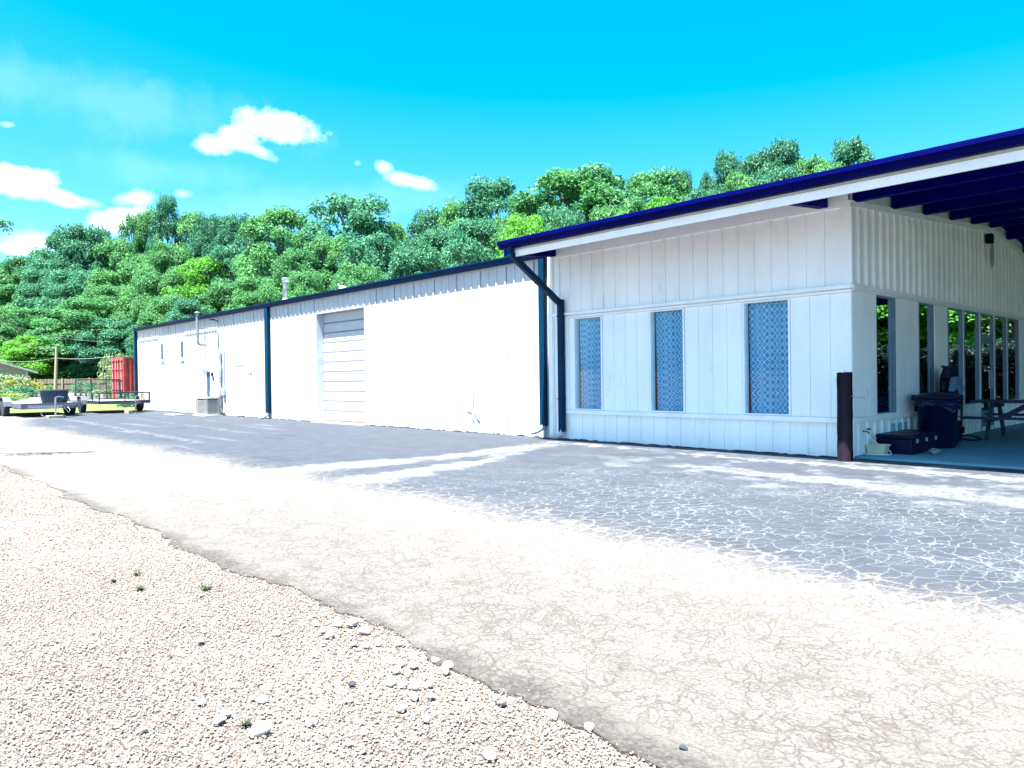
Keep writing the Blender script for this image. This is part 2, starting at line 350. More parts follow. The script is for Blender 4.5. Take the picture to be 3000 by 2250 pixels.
    runs = t.math('MAXIMUM', runs, run((-1.6, -2.4), (3.5, -2.9), .25, .5, .62))
    runs = t.math('MAXIMUM', runs, run((-33, -4.6), (-12, -5.6), .06, .14, .35))
    runs = t.math('MAXIMUM', runs, run((-27, -3.0), (-14, -3.6), .05, .10, .3))
    runs = t.math('MULTIPLY', runs, t.ramp(t.noise(6, 9, .85, t.map((2.2, .9, 1))), .36, .56))
    seal = t.mix(runs, seal, (0.164, 0.176, 0.191))
    darkp = t.math('MULTIPLY', t.ramp(t.noise(.9, 3, .5, t.map((.5, 1.4, 1), loc=(3, 2, 0))), .60, .66), .5)
    seal = t.mix(darkp, seal, (0.023, 0.027, 0.033))
    # alligator cracks filled pale
    c1 = t.vor(5.0, wvec, 'DISTANCE_TO_EDGE'); c2 = t.vor(11.0, wvec, 'DISTANCE_TO_EDGE')
    ck = t.math('MAXIMUM', t.math('SUBTRACT', 1., t.ramp(c1, t.math('MULTIPLY', t.noise(3, 3), .012), t.math('ADD', .012, t.math('MULTIPLY', t.noise(2.1, 4), .045)))), t.math('MULTIPLY', t.math('SUBTRACT', 1., t.ramp(c2, .006, .034)), t.math('MULTIPLY', t.ramp(t.noise(1.4, 3), .46, .60), .8)))
    yy = t.math('ADD', Y, t.math('MULTIPLY', t.math('SUBTRACT', big, .5), 3.2))
    reg = t.math('MULTIPLY', t.math('SUBTRACT', 1., t.ramp(yy, -3.9, -2.7)), t.ramp(X, -6.3, -2.6))
    ck = t.math('MULTIPLY', t.math('MULTIPLY', ck, reg), t.math('ADD', .35, t.math('MULTIPLY', t.math('MULTIPLY', t.ramp(X, -4.5, 0), .65), t.ramp(t.noise(.7, 3), .3, .6))))
    seal = t.mix(t.math('MULTIPLY', ck, .62), seal, (0.195, 0.211, 0.222))
    patch = t.math('MULTIPLY', t.math('MULTIPLY', t.ramp(t.noise(1.1, 7, .72), .50, .62), t.ramp(X, -5, -1)), t.math('MULTIPLY', t.ramp(yy, -4.2, -3.0), .7))
    seal = t.mix(patch, seal, (0.117, 0.129, 0.140))
    # boundary between them
    bd = t.math('ADD', Y, t.math('ADD', t.math('MULTIPLY', t.math('SUBTRACT', t.noise(.42, 2), .5), 1.0), t.math('ADD', t.math('MULTIPLY', t.math('SUBTRACT', med, .5), .55), t.math('MULTIPLY', t.math('SUBTRACT', t.noise(7, 4), .5), .8))))
    xe = t.math('MULTIPLY', t.ramp(X, -24, -31), 1.6)
    bd = t.math('SUBTRACT', bd, xe)
    bd = t.math('SUBTRACT', bd, t.math('MULTIPLY', t.math('SUBTRACT', 1., t.ramp(c1, 0., .12)), .45))
    bd = t.math('ADD', bd, t.math('MULTIPLY', t.math('SUBTRACT', t.noise(36, 6, .85), .5), 2.7))
    f = t.ramp(bd, -7.3, -6.45)
    c = t.mix(f, pale, seal)
    h = t.math('ADD', t.math('MULTIPLY', med, 1.), t.math('MULTIPLY', fine, .5))
    h = t.math('SUBTRACT', h, t.math('MULTIPLY', t.math('MULTIPLY', hc, t.math('SUBTRACT', 1., f)), .8))
    return t.done(t.princ(c, .85, normal=t.bump(h, .8, .006), spec=.3))
LOT = lot_mat()
def ragged(poly_side, n=400):
    pass
random.seed(3)
pts = []
x = -34.2; k = 0
while x < 14:                                    # ragged outer edge against the gravel
    pts.append((x, -9.5+.05*math.sin(x*1.7)+random.uniform(-.028, .028)+.03*math.sin(x*5.3))); x += random.uniform(.03, .09) if x > -8 else .25
lot = MB(); n = len(pts)
lot.add([(p[0], p[1], 0) for p in pts]+[(p[0], 0.3, 0) for p in pts]+[(p[0], p[1], -.03) for p in pts],
        [(i, i+1, n+i+1, n+i) for i in range(n-1)]+[(i, 2*n+i, 2*n+i+1, i+1) for i in range(n-1)])
tag(lot.build('asphalt_lot', LOT, fix=False), kind='structure')

# porch slab
sl_ = MB()
e = [(x*.25, .10+random.uniform(-.008, .008)) for x in range(0, 45)]
sl_.add([(a, b, .035) for a, b in e]+[(a, 17, .035) for a, b in e]+[(a, b-.01, -.01) for a, b in e],
        [(i, i+1, 45+i+1, 45+i) for i in range(44)]+[(i, 90+i, 91+i, i+1) for i in range(44)])
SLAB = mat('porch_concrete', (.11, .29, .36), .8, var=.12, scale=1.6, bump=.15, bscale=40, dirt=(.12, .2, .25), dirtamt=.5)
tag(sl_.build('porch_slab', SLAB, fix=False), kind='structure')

# grass and dirt beyond the lot
def zone(name, poly, z, m, kind='structure'):
    return tag(MB().add([(a, b, z) for a, b in poly], [tuple(range(len(poly)))]).build(name, m, fix=False), kind=kind)
def wavy(x0, x1, y0, y1, amp=.4, n=40):
    a = [(x1+random.uniform(-amp, amp), y0+(y1-y0)*i/n) for i in range(n+1)]
    return [(x0, y0)]+a+[(x0, y1)]
GRASSM = mat('lawn_grass', (0.080, 0.128, 0.024), .9, var=.35, scale=2.5, bump=.6, bscale=30, dirt=(0.224, 0.192, 0.104), dirtamt=.8)
DIRTM = mat('dry_dirt', (0.304, 0.248, 0.192), .95, var=.12, scale=1.2, bump=.3, bscale=20, dirt=(0.280, 0.208, 0.144), dirtamt=.5)
zone('lawn', wavy(-120, -34.0, -12, 30, .25), .002, GRASSM)
zone('added_dark_lawn', [(12.6, -30), (120, -30), (120, 60), (12.6, 60)], .006, mat('darkened_lawn_grass', (.030, .05, .012), .9, var=.35, scale=2.5))  # unseen lawn added, kept dark to cut light bounced onto the porch wall
zone('dirt_yard', [(-66, -14), (-50, -14), (-44, -8), (-43, -3.5), (-45, -1), (-50, .2), (-58, .6), (-66, 0)], .008, DIRTM)

# loose gravel : real stones, too many to count
def stones(N, region, smin, smax, seed, name):
    rs = np.random.RandomState(seed); P = []
    while len(P) < N:
        c = rs.rand(N, 2); xs = region[0]+(region[1]-region[0])*c[:, 0]; ys = region[2]+(region[3]-region[2])*c[:, 1]
        keep = ys < -9.50+.05*np.sin(xs*1.7)+.02+rs.exponential(.02, N)
        P += list(zip(xs[keep], ys[keep]))
    P = np.array(P[:N]); s = smin+(smax-smin)*rs.rand(N)**3.4
    th = rs.rand(N, 6)*.5; base = np.array([[1, 0, 0], [0, 1, 0], [-1, 0, 0], [0, -1, 0], [0, 0, 1], [0, 0, -1]], float)
    v = base[None]*(.75+.5*rs.rand(N, 6, 1))+ (rs.rand(N, 6, 3)-.5)*.55
    v *= s[:, None, None]*np.stack([.8+.5*rs.rand(N), .7+.3*rs.rand(N), .36+.26*rs.rand(N)], 1)[:, None, :]*.5
    a = rs.rand(N)*6.28; ca, sa = np.cos(a)[:, None], np.sin(a)[:, None]
    vx = v[..., 0]*ca-v[..., 1]*sa; vy = v[..., 0]*sa+v[..., 1]*ca
    v = np.stack([vx+P[:, 0, None], vy+P[:, 1, None], v[..., 2]+(s*.12-.008)[:, None]+rs.rand(N)[:, None]*.004], -1).reshape(-1, 3)
    F = np.array([[0, 1, 4], [1, 2, 4], [2, 3, 4], [3, 0, 4], [1, 0, 5], [2, 1, 5], [3, 2, 5], [0, 3, 5]])
    F = (F[None]+6*np.arange(N)[:, None, None]).reshape(-1, 3)
    me = bpy.data.meshes.new(name); me.vertices.add(len(v)); me.vertices.foreach_set('co', v.ravel())
    me.loops.add(F.size); me.loops.foreach_set('vertex_index', F.ravel().astype(np.int32))
    me.polygons.add(len(F)); me.polygons.foreach_set('loop_start', np.arange(0, F.size, 3, dtype=np.int32)); me.polygons.foreach_set('loop_total', np.full(len(F), 3, np.int32))
    me.update(); me.validate()
    at_ = me.attributes.new('tone', 'FLOAT', 'POINT'); at_.data.foreach_set('value', np.repeat(rs.rand(N), 6).astype(np.float32))
    return me
t = NT('gravel_stones'); aa = t.n('ShaderNodeAttribute', attribute_name='tone'); cr = t.n('ShaderNodeValToRGB'); t.t.links.new(aa.outputs['Fac'], cr.inputs[0])
els = cr.color_ramp.elements; els[0].position = 0; els[0].color = (.05, .04, .035, 1); els[1].position = 1; els[1].color = (.46, .45, .43, 1)
for p, c in ((.08, (.10, .078, .066)), (.2, (.165, .132, .113)), (.45, (.215, .186, .165)), (.75, (.27, .245, .225))):
    q = els.new(p); q.color = (*c, 1)
GRAV = t.done(t.princ(cr.outputs[0], .85, normal=t.bump(t.noise(140, 3), .4, .002), spec=.35))
m1 = stones(165000, (-1.6, 4.6, -11.9, -9.4), .004, .017, 1, 'gravel'); m2 = stones(68000, (-12, -1.6, -13.0, -9.4), .008, .023, 2, 'gravel_far')
bmj = bmesh.new(); bmj.from_mesh(m1); bmj.from_mesh(m2)
mg = bpy.data.meshes.new('gravel'); bmj.to_mesh(mg); bmj.free(); mg.materials.append(GRAV)
go = bpy.data.objects.new('gravel', mg); COL.objects.link(go)
tag(go, 'loose pinkish white gravel along the edge of the asphalt', 'gravel', kind='stuff')

# single rocks lying in the gravel
def rock_mesh(seed, flat=.6):
    rs = random.Random(seed); bm = bmesh.new(); bmesh.ops.create_icosphere(bm, subdivisions=2, radius=.5)
    cuts = [Vector((rs.uniform(-1, 1), rs.uniform(-1, 1), rs.uniform(-.4, 1))).normalized() for _ in range(9)]
    for v in bm.verts:
        for c in cuts:
            d = v.co.dot(c)
            if d > .30: v.co -= c*(d-.30)*.92
        v.co.z *= flat; v.co += Vector((rs.uniform(-1, 1), rs.uniform(-1, 1), rs.uniform(-1, 1)))*.012
    me = bpy.data.meshes.new('rock'); bm.to_mesh(me); bm.free(); return me
RK = [rock_mesh(i) for i in range(5)]
RKM = {}
def rock(x, y, s, m=ROCK, label='broken white limestone lump among the gravel by the asphalt edge', group='loose white stones', i=0):
    key = (i % 5, m.name)
    if key not in RKM:
        me = RK[i % 5].copy(); me.materials.append(m); RKM[key] = me
    o = bpy.data.objects.new('rock', RKM[key]); COL.objects.link(o)
    o.location = (x, y, s*.17); o.scale = (s*1.15, s*.85, s); o.rotation_euler = (random.uniform(-.2, .2), random.uniform(-.2, .2), random.uniform(0, 6.3))
    return tag(o, label, 'rock', group)
for i, (x, y, s) in enumerate([(1.197, -9.602, .075), (1.25, -9.549, .08), (1.401, -9.567, .075), (1.517, -9.70, .05), (1.578, -9.668, .045), (1.585, -9.602, .055), (1.674, -9.543, .05),
        (1.881, -9.693, .06), (1.951, -9.649, .05), (1.97, -9.541, .05), (2.061, -9.54, .06), (2.111, -9.588, .055), (1.936, -9.739, .06), (2.034, -9.829, .055), (2.148, -9.781, .045), (2.085, -9.8, .05), (2.17, -9.737, .045),
        (2.22, -9.837, .055), (2.261, -9.785, .05), (2.274, -9.937, .055), (2.054, -10.045, .045), (2.375, -10.231, .04), (2.414, -9.922, .045),
        (1.652, -10.486, .045), (1.761, -10.318, .03), (1.805, -10.297, .055), (1.832, -10.458, .05), (1.735, -10.729, .035), (.935, -10.222, .05), (1.32, -9.72, .06), (1.1, -9.68, .05), (1.24, -9.72, .05),
        (2.127, -10.256, .05), (2.894, -9.53, .05), (2.73, -9.557, .055), (1.1, -9.9, .05)]):
    rock(x, y, s, i=i, m=ROCK)
rock(2.062, -10.427, .092, label='largest pale rock, beside a weed tuft near the bottom of the gravel', group=None, i=1)
rock(1.867, -10.496, .06, label='angular pale rock just left of the largest rock, in a cluster with a shadow', group=None, i=2)
rock(1.929, -9.953, .045, ROCKD, 'single dark slate blue stone among the pale gravel', None, 3)
rock(2.791, -9.931, .06, ROCKP, 'slanted pinkish brown stone near the bottom edge of the picture', None, 0)
rock(2.516, -9.619, .05, ROCKP, 'small pinkish stone close to the asphalt edge, right of the white lumps', None, 4)
rock(3.225, -9.413, .035, ROCKD, 'small dark stone lying on the asphalt near the gravel edge', None, 2)
rock(.145, -9.921, .05, ROCKP, 'brown stone lying alone behind a weed tuft', None, 1)
# weeds
def weed(x, y, s, label):
    mb = MB(); rs = random.Random(int(x*1000))
    for i in range(26):
        a = rs.uniform(0, 6.28); l = s*rs.uniform(.4, 1); w = .004+s*.03; r0 = s*rs.uniform(0, .5); b = rs.uniform(0, 6.28)
        p = Vector((r0*math.cos(b), r0*math.sin(b), 0)); d = Vector((math.cos(a), math.sin(a), rs.uniform(.4, 1.3))).normalized()*l; sd = Vector((-math.sin(a), math.cos(a), 0))*w
        mb.add([p-sd, p+sd, p+d*.7+sd*.7, p+d, p+d*.7-sd*.7], [(0, 1, 2, 3, 4)])
    o = mb.build('weed', LEAFW, fix=False); o.location = (x, y, -.005); return tag(o, label, 'weed', 'weeds growing in the gravel')
for x, y, s, l in ((-.724, -10.04, .05, 'farthest left weed tuft in the gravel'), (-.647, -10.207, .04, 'small low weed in front of the farthest tuft'), (-.013, -9.84, .06, 'weed tuft just behind the lone brown stone'),
        (-.30, -10.15, .05, 'flat weed in bare gravel left of the brown stone'), (1.96, -10.43, .035, 'tiny weed beside the largest pale rock')):
    weed(x, y, s, l)
# ------------------------------------------------------------------ warehouse
def rects(a0, a1, z0, z1, ops):
    """split a wall rectangle round its openings (a0,a1,z0,z1)"""
    out = []; cuts = sorted({a0, a1, *[o[0] for o in ops], *[o[1] for o in ops]})
    for p, q in zip(cuts, cuts[1:]):
        hit = sorted([o for o in ops if o[0] < (p+q)/2 < o[1]], key=lambda o: o[2]); z = z0
        for o in hit:
            if o[2] > z: out.append((p, q, z, o[2]))
            z = o[3]
        if z < z1: out.append((p, q, z, z1))
    return out
WX0, WX1 = -35.3, -6.46
TARM = mat('tar', (.012, .018, .035), .9)
wh = thing('warehouse', 'long low white metal warehouse with a dark blue gutter and a roll up door', 'building', (WX0, 0, 0))
def wp(mb, name, m, parent=None, **k):            # warehouse part, coordinates given in the world
    o = mb.build(name, m, parent or wh, **k)
    if parent is None: o.matrix_parent_inverse = Matrix.Translation((-WX0, 0, 0))
    return o
OPW = [(-16.83, -13.9, 0, 3.49), (-26.70, -25.67, 0, 1.98), (-23.20, -22.32, 0, 2.0), (-31.75, -31.3, 2.34, 3.22), (-29.12, -28.68, 2.34, 3.22)]
mb = MB()
RIB = .305
for a, b, z0, z1 in rects(WX0, WX1, 0, 3.96, OPW):
    mb.box(a, b, 0, .12, z0, z1)
    k = math.ceil((a+.03-WX0)/RIB)
    while WX0+k*RIB < b-.03:
        x = WX0+k*RIB
        mb.ext([(x-.032, .001), (x-.014, -.026), (x+.014, -.026), (x+.032, .001)], 'z', z0+.001, z1-.001); k += 1
        for xx in (x+.09, x+.20):
            if xx < b-.03: mb.ext([(xx-.012, .001), (xx-.006, -.006), (xx+.006, -.006), (xx+.012, .001)], 'z', z0+.001, z1-.001)
mb.box(WX0, WX0+.12, .12, 12, 0, 3.96).box(WX1-.12, WX1, .12, 12, 0, 3.96).box(WX0, WX1, 12, 12.12, 0, 3.96)
wp(mb, 'wall', WHITE_METAL)
mb = MB(); mb.ext([(-.05, 4.0), (6, 4.55), (12.2, 3.98), (12.2, 3.94), (6, 4.5), (-.05, 3.962)], 'x', WX0-.05, WX1-.02)
wp(mb, 'roof', mat('white_metal_roof', (.62, .64, .66), .4, .2, var=.08))
mb = MB()
for z0, z1, y0, y1 in ((0, 3.9, .125, .2),): pass
mb.box(-16.6, -14.1, .9, .95, 0, 3.4).box(-26.6, -25.7, .9, .95, 0, 2.0)
# gutter (K profile)
mb = MB().ext([(-.02, 4.10), (-.02, 3.965), (-.09, 3.935), (-.15, 3.965), (-.155, 4.03), (-.185, 4.06), (-.185, 4.085), (-.16, 4.085), (-.16, 4.10)], 'x', WX0-.12, WX1+.02)
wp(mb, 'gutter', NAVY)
# corner and bay downspouts
def spout(x, w, zt, zb, y0=-.135, y1=-.035, m=TEAL):
    s = wp(MB().box(x-w/2, x+w/2, y0, y1, zb, zt), 'downspout', m, bevel=.008)
    return s
s1 = spout(-20.26, .24, 3.945, .20); s2 = spout(-6.58, .155, 3.945, .27); s3 = spout(-35.42, .15, 3.945, .05, -.12, .05)
def elbow(x, z, par, dx=-.14):
    e = MB().tube([(x, -.09, z+.06), (x, -.1, z), (x+dx*.5, -.17, z-.07), (x+dx, -.26, z-.10)], .055, 8)
    o = e.build('elbow', WHITE_METAL, par, smooth=True); return o
elbow(-20.26, .14, s1, -.3); elbow(-6.6, .22, s2, -.2)
# header and jamb trims of the blocked openings
wp(MB().box(-35.05, -32.0, -.055, -.030, 3.47, 3.51), 'header_trim', TRIM); wp(MB().box(-28.52, -24.9, -.055, -.030, 3.47, 3.50), 'header_trim', TRIM)
wp(MB().box(-28.555, -28.52, -.042, -.004, .05, 3.5), 'jamb_trim', TRIM); wp(MB().box(-35.06, -35.03, -.042, -.004, .05, 3.5), 'jamb_trim', TRIM)
wp(MB().box(-26.60+.95, -26.60+.985, -.042, -.004, 1.98, 2.9), 'jamb_trim', TRIM)
# roll-up door
mb = MB(); z = .06
for i in range(11):
    h = .31
    mb.ext([(.245, z+.006), (.225, z+.02), (.225, z+h-.03), (.245, z+h-.012), (.27, z+h-.012), (.27, z+.006)], 'x', -16.795, -13.935); z += h
door = wp(mb, 'rollup_door', WHITE_METAL)
z = .06
mb = MB()
for i in range(12): mb.box(-16.79, -13.94, .2215, .245, z-.014, z+.005); z += .31
o = mb.build('panel_joint', mat('grey_joint', (.20, .23, .28), .8), door)
o = MB().box(-16.79, -13.94, .215, .26, .02, .055).build('bottom_seal', mat('brown_seal', (.16, .12, .07), .8), door)
wp(MB().box(-16.83, -16.80, -.03, .22, 0, 3.49).box(-13.93, -13.90, -.03, .26, 0, 3.49).box(-16.80, -13.93, -.03, .26, 3.46, 3.49), 'jamb', mat('worn_jamb', (.48, .52, .58), .6, var=.1, dirt=(.25, .4, .6), dirtamt=.5, scale=4))
wp(MB().box(-16.9, -13.8, -.25, .25, -.01, .018), 'threshold', CONC)
def inpart(mb, name, m, par, **k):
    o = mb.build(name, m, par, **k)
    if par is wh: o.matrix_parent_inverse = Matrix.Translation((-WX0, 0, 0))
    return o
# entry door with glass
d1 = wp(rects and MB().box(-26.66, -26.36, .06, .10, 0, 1.88).box(-25.95, -25.71, .06, .10, 0, 1.88).box(-26.36, -25.95, .06, .10, 0, .72).box(-26.36, -25.95, .06, .10, 1.76, 1.88), 'door', WHITE)
inpart(MB().box(-26.36, -25.95, .075, .085, .72, 1.76), 'pane', mat('dull_glass', (.02, .075, .14), .5, spec=.2), d1)
inpart(MB().tube([(-25.80, .05, .98), (-25.80, -.02, .98), (-25.80, -.04, .92), (-25.80, -.03, .80)], .014, 8).lathe([(.03, 0), (.03, .02)], (-25.80, .05, 1.0), 10), 'handle', GALV, d1)
wp(MB().box(-26.70, -26.66, -.035, .12, 0, 1.98).box(-25.71, -25.67, -.035, .12, 0, 1.98).box(-26.66, -25.71, -.035, .12, 1.88, 1.98), 'door_frame', TRIM)
# six-panel door
mb = MB().box(-23.17, -22.35, .0, .04, .04, 1.97)
d2 = wp(mb, 'door', WHITE)
mb = MB()
for cx in (-22.95, -22.57):
    for z0, z1 in ((1.62, 1.82), (.95, 1.52), (.12, .80)):
        a, b = cx-.13, cx+.13
        mb.box(a, b, -.012, -.001, z0, z0+.022).box(a, b, -.012, -.001, z1-.022, z1).box(a, a+.022, -.012, -.001, z0+.022, z1-.022).box(b-.022, b, -.012, -.001, z0+.022, z1-.022)
        mb.box(a+.05, b-.05, -.008, -.001, z0+.05, z1-.05)
inpart(mb, 'moulding', WHITE, d2)
inpart(MB().tube([(-22.44, 0, .93), (-22.44, -.06, .93), (-22.53, -.06, .93)], .014, 8), 'handle', mat('dark_bronze', (.05, .08, .09), .35, .5), d2)
wp(MB().box(-23.20, -23.17, -.035, .1, 0, 2.0).box(-22.35, -22.32, -.035, .1, 0, 2.0).box(-23.17, -22.35, -.035, .1, 1.97, 2.0), 'door_frame', TRIM)
# small windows
for x0, x1 in ((-31.75, -31.3), (-29.12, -28.68)):
    w = wp(MB().box(x0, x0+.06, -.035, .08, 2.34, 3.22).box(x1-.06, x1, -.035, .08, 2.34, 3.22).box(x0+.06, x1-.06, -.035, .08, 3.15, 3.22).box(x0+.06, x1-.06, -.035, .08, 2.34, 2.42), 'window', TRIM)
    inpart(MB().box(x0+.06, x1-.06, -.022, -.012, 2.42, 3.15), 'pane', mat('blue_grey_glass', (.008, .04, .08), .3, spec=.2), w)
    inpart(MB().box(x0-.06, x1+.06, -.06, -.036, 2.31, 2.338), 'sill', TRIM, w)
# J-shaped exhaust pipe above the door
wp(MB().tube([(-26.2, .02, 2.90), (-26.2, -.22, 2.88), (-26.2, -.30, 2.92), (-26.2, -.33, 3.0), (-26.2, -.335, 3.4), (-26.2, -.34, 4.15)], .055, 10), 'exhaust_pipe', GALV, smooth=True)
wp(MB().box(-26.19, -26.17, -.33, .0, 3.52, 3.55), 'pipe_bracket', GALV)
wp(MB().lathe([(.05, 0), (.11, .03), (.11, .05), (.02, .09)], (-26.2, -.34, 4.15), 12), 'rain_cap', GALV)
# wall light on an arm
wl = wp(MB().bar((-24.8, -.02, 3.76), (-24.8, -.20, 3.80), .035), 'wall_light', BLACKM)
inpart(MB().ext([(-.17, 3.84), (-.36, 3.84), (-.38, 3.80), (-.30, 3.775), (-.17, 3.79)], 'x', -24.86, -24.74), 'lamp_head', BLACKM, wl)
# second lamp and meter
wp(MB().box(-25.50, -25.44, -.09, -.004, 1.56, 1.72).box(-25.42, -25.39, -.06, -.004, 1.38, 1.56), 'door_lamp', BLACKM)
# insulated line set and conduit
rs = random.Random(5)
cd = wp(MB().tube([(-24.55+rs.uniform(-.02, .02), -.10+rs.uniform(-.01, .01), 2.60-i*.16) for i in range(17)], [.062+rs.uniform(-.012, .012) for i in range(17)], 9), 'insulated_pipe', mat('foil_wrap', (.5, .55, .6), .35, .5, var=.45, scale=12, bump=.9, bscale=25), smooth=True)
wp(MB().tube([(-24.22, -.05, 2.62), (-24.22, -.05, .95), (-24.28, -.06, .78), (-24.4, -.09, .55)], .016, 8), 'conduit', GALV)
wp(MB().box(-24.38, -24.20, -.12, -.028, .80, 1.06), 'switch_box', mat('grey_box', (.42, .46, .5), .5), bevel=.008)
wp(MB().box(-22.1, -21.75, -.05, -.027, 1.68, 1.71).box(-21.94, -21.925, -.035, -.004, .1, 1.68), 'seam_trim', TRIM)
# wall hardware left : small handle
wp(MB().box(-28.98, -28.94, -.06, -.004, .72, .92), 'pull_handle', mat('pinkish_metal', (.5, .42, .44), .5))
# damage on the metal sheet
DENT = mat('bent_metal', (.50, .56, .66), .45, var=.2, scale=20)
wp(MB().add([(-9.32, -.035, .66), (-9.04, -.05, .60), (-9.10, -.032, .52), (-9.25, -.035, .56)], [(0, 1, 2, 3)]).add([(-9.03, -.05, .60), (-8.84, -.033, .50), (-8.76, -.034, .28), (-8.90, -.036, .36)], [(0, 1, 2, 3)])
   .bar((-9.05, -.03, 1.05), (-9.04, -.03, .62), .012), 'dented_patch', DENT, fix=False)
wp(MB().lathe([(.03, 0), (.03, .012)], (0, 0, 0), 10, Matrix.Translation((-9.06, -.03, .34))@Matrix.Rotation(R(90), 4, 'X')), 'cover_plate', DENT)
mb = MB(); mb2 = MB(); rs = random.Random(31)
for k in range(0, 96, 1):                         # dark strips that paint in the shade of the rib sides
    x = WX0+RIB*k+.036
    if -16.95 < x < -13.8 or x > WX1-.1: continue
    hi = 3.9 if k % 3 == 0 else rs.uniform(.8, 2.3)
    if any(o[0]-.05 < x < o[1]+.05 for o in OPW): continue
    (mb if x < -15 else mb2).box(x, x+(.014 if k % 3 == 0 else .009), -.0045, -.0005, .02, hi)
RIB_SHADE = mat('rib_shade_line', (.06, .09, .14), .9); wp(mb, 'rib_shade_strip', RIB_SHADE); wp(mb2, 'rib_shade_strip', RIB_SHADE)
# rusty joints and scratches in the sheets near the bays
def jag(x0, x1, y, lo, hi, seed, mn=.06, mx=.3):
    rs = random.Random(seed); P = []; x = x0
    while x < x1: P.append((x, rs.uniform(lo, hi))); x += rs.uniform(mn, mx)
    v = [(a, y, -.004) for a, h in P]+[(a, y, h) for a, h in P]; n = len(P)
    return MB().add(v, [(i, i+1, n+i+1, n+i) for i in range(n-1)])
wp(jag(WX0, -16.9, -.034, -.002, .03, 3), 'tar_seal', TARM, fix=False); wp(jag(-13.85, WX1, -.034, -.002, .035, 4, .04, .2), 'tar_seal', TARM, fix=False)
# flue on the roof
fl = wp(MB().lathe([(.088, 0), (.088, 1.02)], (-21.42, 1.2, 4.1), 16), 'flue_pipe', mat('stainless', (.35, .35, .33), .3, .9, var=.3, scale=6), smooth=True)
inpart(MB().lathe([(.20, .1), (.18, .2), (.11, .30), (.092, .33)], (-21.42, 1.2, 4.12), 20), 'storm_collar', WHITE_METAL, fl, smooth=True)
inpart(MB().lathe([(.10, -.05), (.135, 0), (.14, .09), (.08, .12)], (-21.42, 1.2, 5.12), 16), 'flue_cap', mat('cap_metal', (.20, .24, .24), .5, .4), fl, smooth=True)
inpart(MB().tube([(-16.05, .5, 4.05), (-16.05, .5, 4.22), (-16.0, .5, 4.27)], .12, 8).bar((-16.12, .5, 4.25), (-16.3, .5, 4.42), .03), 'roof_vent', WHITE_METAL, wh, smooth=True)

# air conditioners
def louvre_box(name, label, x0, x1, y0, y1, h, n, group):
    t = thing(name, label, 'air conditioner', ((x0+x1)/2, (y0+y1)/2, 0), group=group)
    a, b = (x1-x0)/2, (y1-y0)/2; r = .10
    def rr(g): 
        P = []
        for cx, cy, a0 in ((a-r, b-r, 0), (-a+r, b-r, 90), (-a+r, -b+r, 180), (a-r, -b+r, 270)):
            P += [(cx+(r+g)*math.cos(R(a0+i*22.5)), cy+(r+g)*math.sin(R(a0+i*22.5))) for i in range(5)]
        return P
    M1 = mat('ac_coil', (.07, .08, .095), .7, var=.3, scale=30); M2 = mat('ac_beige_metal', (.36, .36, .35), .5)
    MB().ext(rr(-.03), 'z', .06, h-.05).build('coil', M1, t)
    g = MB()
    for i in range(n):
        z = .10+i*(h-.2)/n; g.ext(rr(0), 'z', z, z+.018)
    for p in rr(.0)[::2]: g.box(p[0]-.008, p[0]+.008, p[1]-.008, p[1]+.008, .08, h-.06)
    g.build('guard', M2, t)
    MB().ext(rr(.01), 'z', h-.06, h).build('top_cover', M2, t); MB().ext(rr(.012), 'z', .03, .085).build('base_tray', M2, t)
    f = MB().lathe([(.26, 0), (.25, .015)], (0, 0, h+.002), 20); f.build('fan_grille', M1, t)
    MB().box(-a-.08, a+.08, -b-.08, b+.08, 0, .03).build('pad', CONC, t)
    return t
louvre_box('air_conditioner', 'larger grey beige louvred outdoor air conditioner beside the foil pipe', -25.2, -24.2, -.80, -.22, .74, 12, None)
louvre_box('air_conditioner', 'smaller shorter air conditioner partly hidden to the left of the larger one', -25.85, -25.30, -.62, -.15, .66, 10, None)
tag(MB().box(-27.3, -26.0, -1.35, -.95, .002, .035).build('wooden_plank', WOODG), 'pale plank lying on the asphalt in front of the air conditioners', 'plank')

# ------------------------------------------------------------------ shop with porch
SX0 = -6.40
shop = thing('shop_building', 'white board and batten shop with tall curtained windows and a wide blue porch roof', 'building', (0, 0, 0))
def zw(y): return 3.99+.0765*y if y < 7.7 else 4.579-.10*(y-7.7)
WINA = [(-5.69, -4.98), (-3.745, -3.025), (-1.785, -1.00)]
ZS, ZM = .63, 2.575
mb = MB()
for a, b, z0, z1 in rects(SX0, 0, 0, 4.17, [(p-.035, q+.03, .64, 2.565) for p, q in WINA]): mb.box(a, b, .0, .14, z0, z1)
WINB = [(1.0, 1.78), (2.99, 3.72), (4.65, 5.48), (5.68, 6.62), (6.86, 7.74), (7.96, 8.82), (9.03, 9.95)]
opb = [(a-.05, b+.05, .645, 2.6) for a, b in WINB[:4]]+[(6.81, 7.79, .12, 2.6)]+[(7.91, 8.87, .645, 2.6), (8.98, 10.0, .645, 2.6)]
for a, b, z0, z1 in rects(.14, 12.5, 0, 3.99, opb): mb.box(-.14, 0, a, b, z0, z1)
yy_ = [0, 4, 7.7, 10, 12.5]
for a, b in zip(yy_, yy_[1:]):
    mb.ext([(a, 3.9905), (b, 3.9905), (b, zw(b)+.18), (a, zw(a)+.18)], 'x', -.14, -.002)
mb.box(SX0, SX0+.14, .14, 12.5, 0, 4.0).box(SX0, 0, 12.5, 12.64, 0, 4.2)
WALLS = [mb]
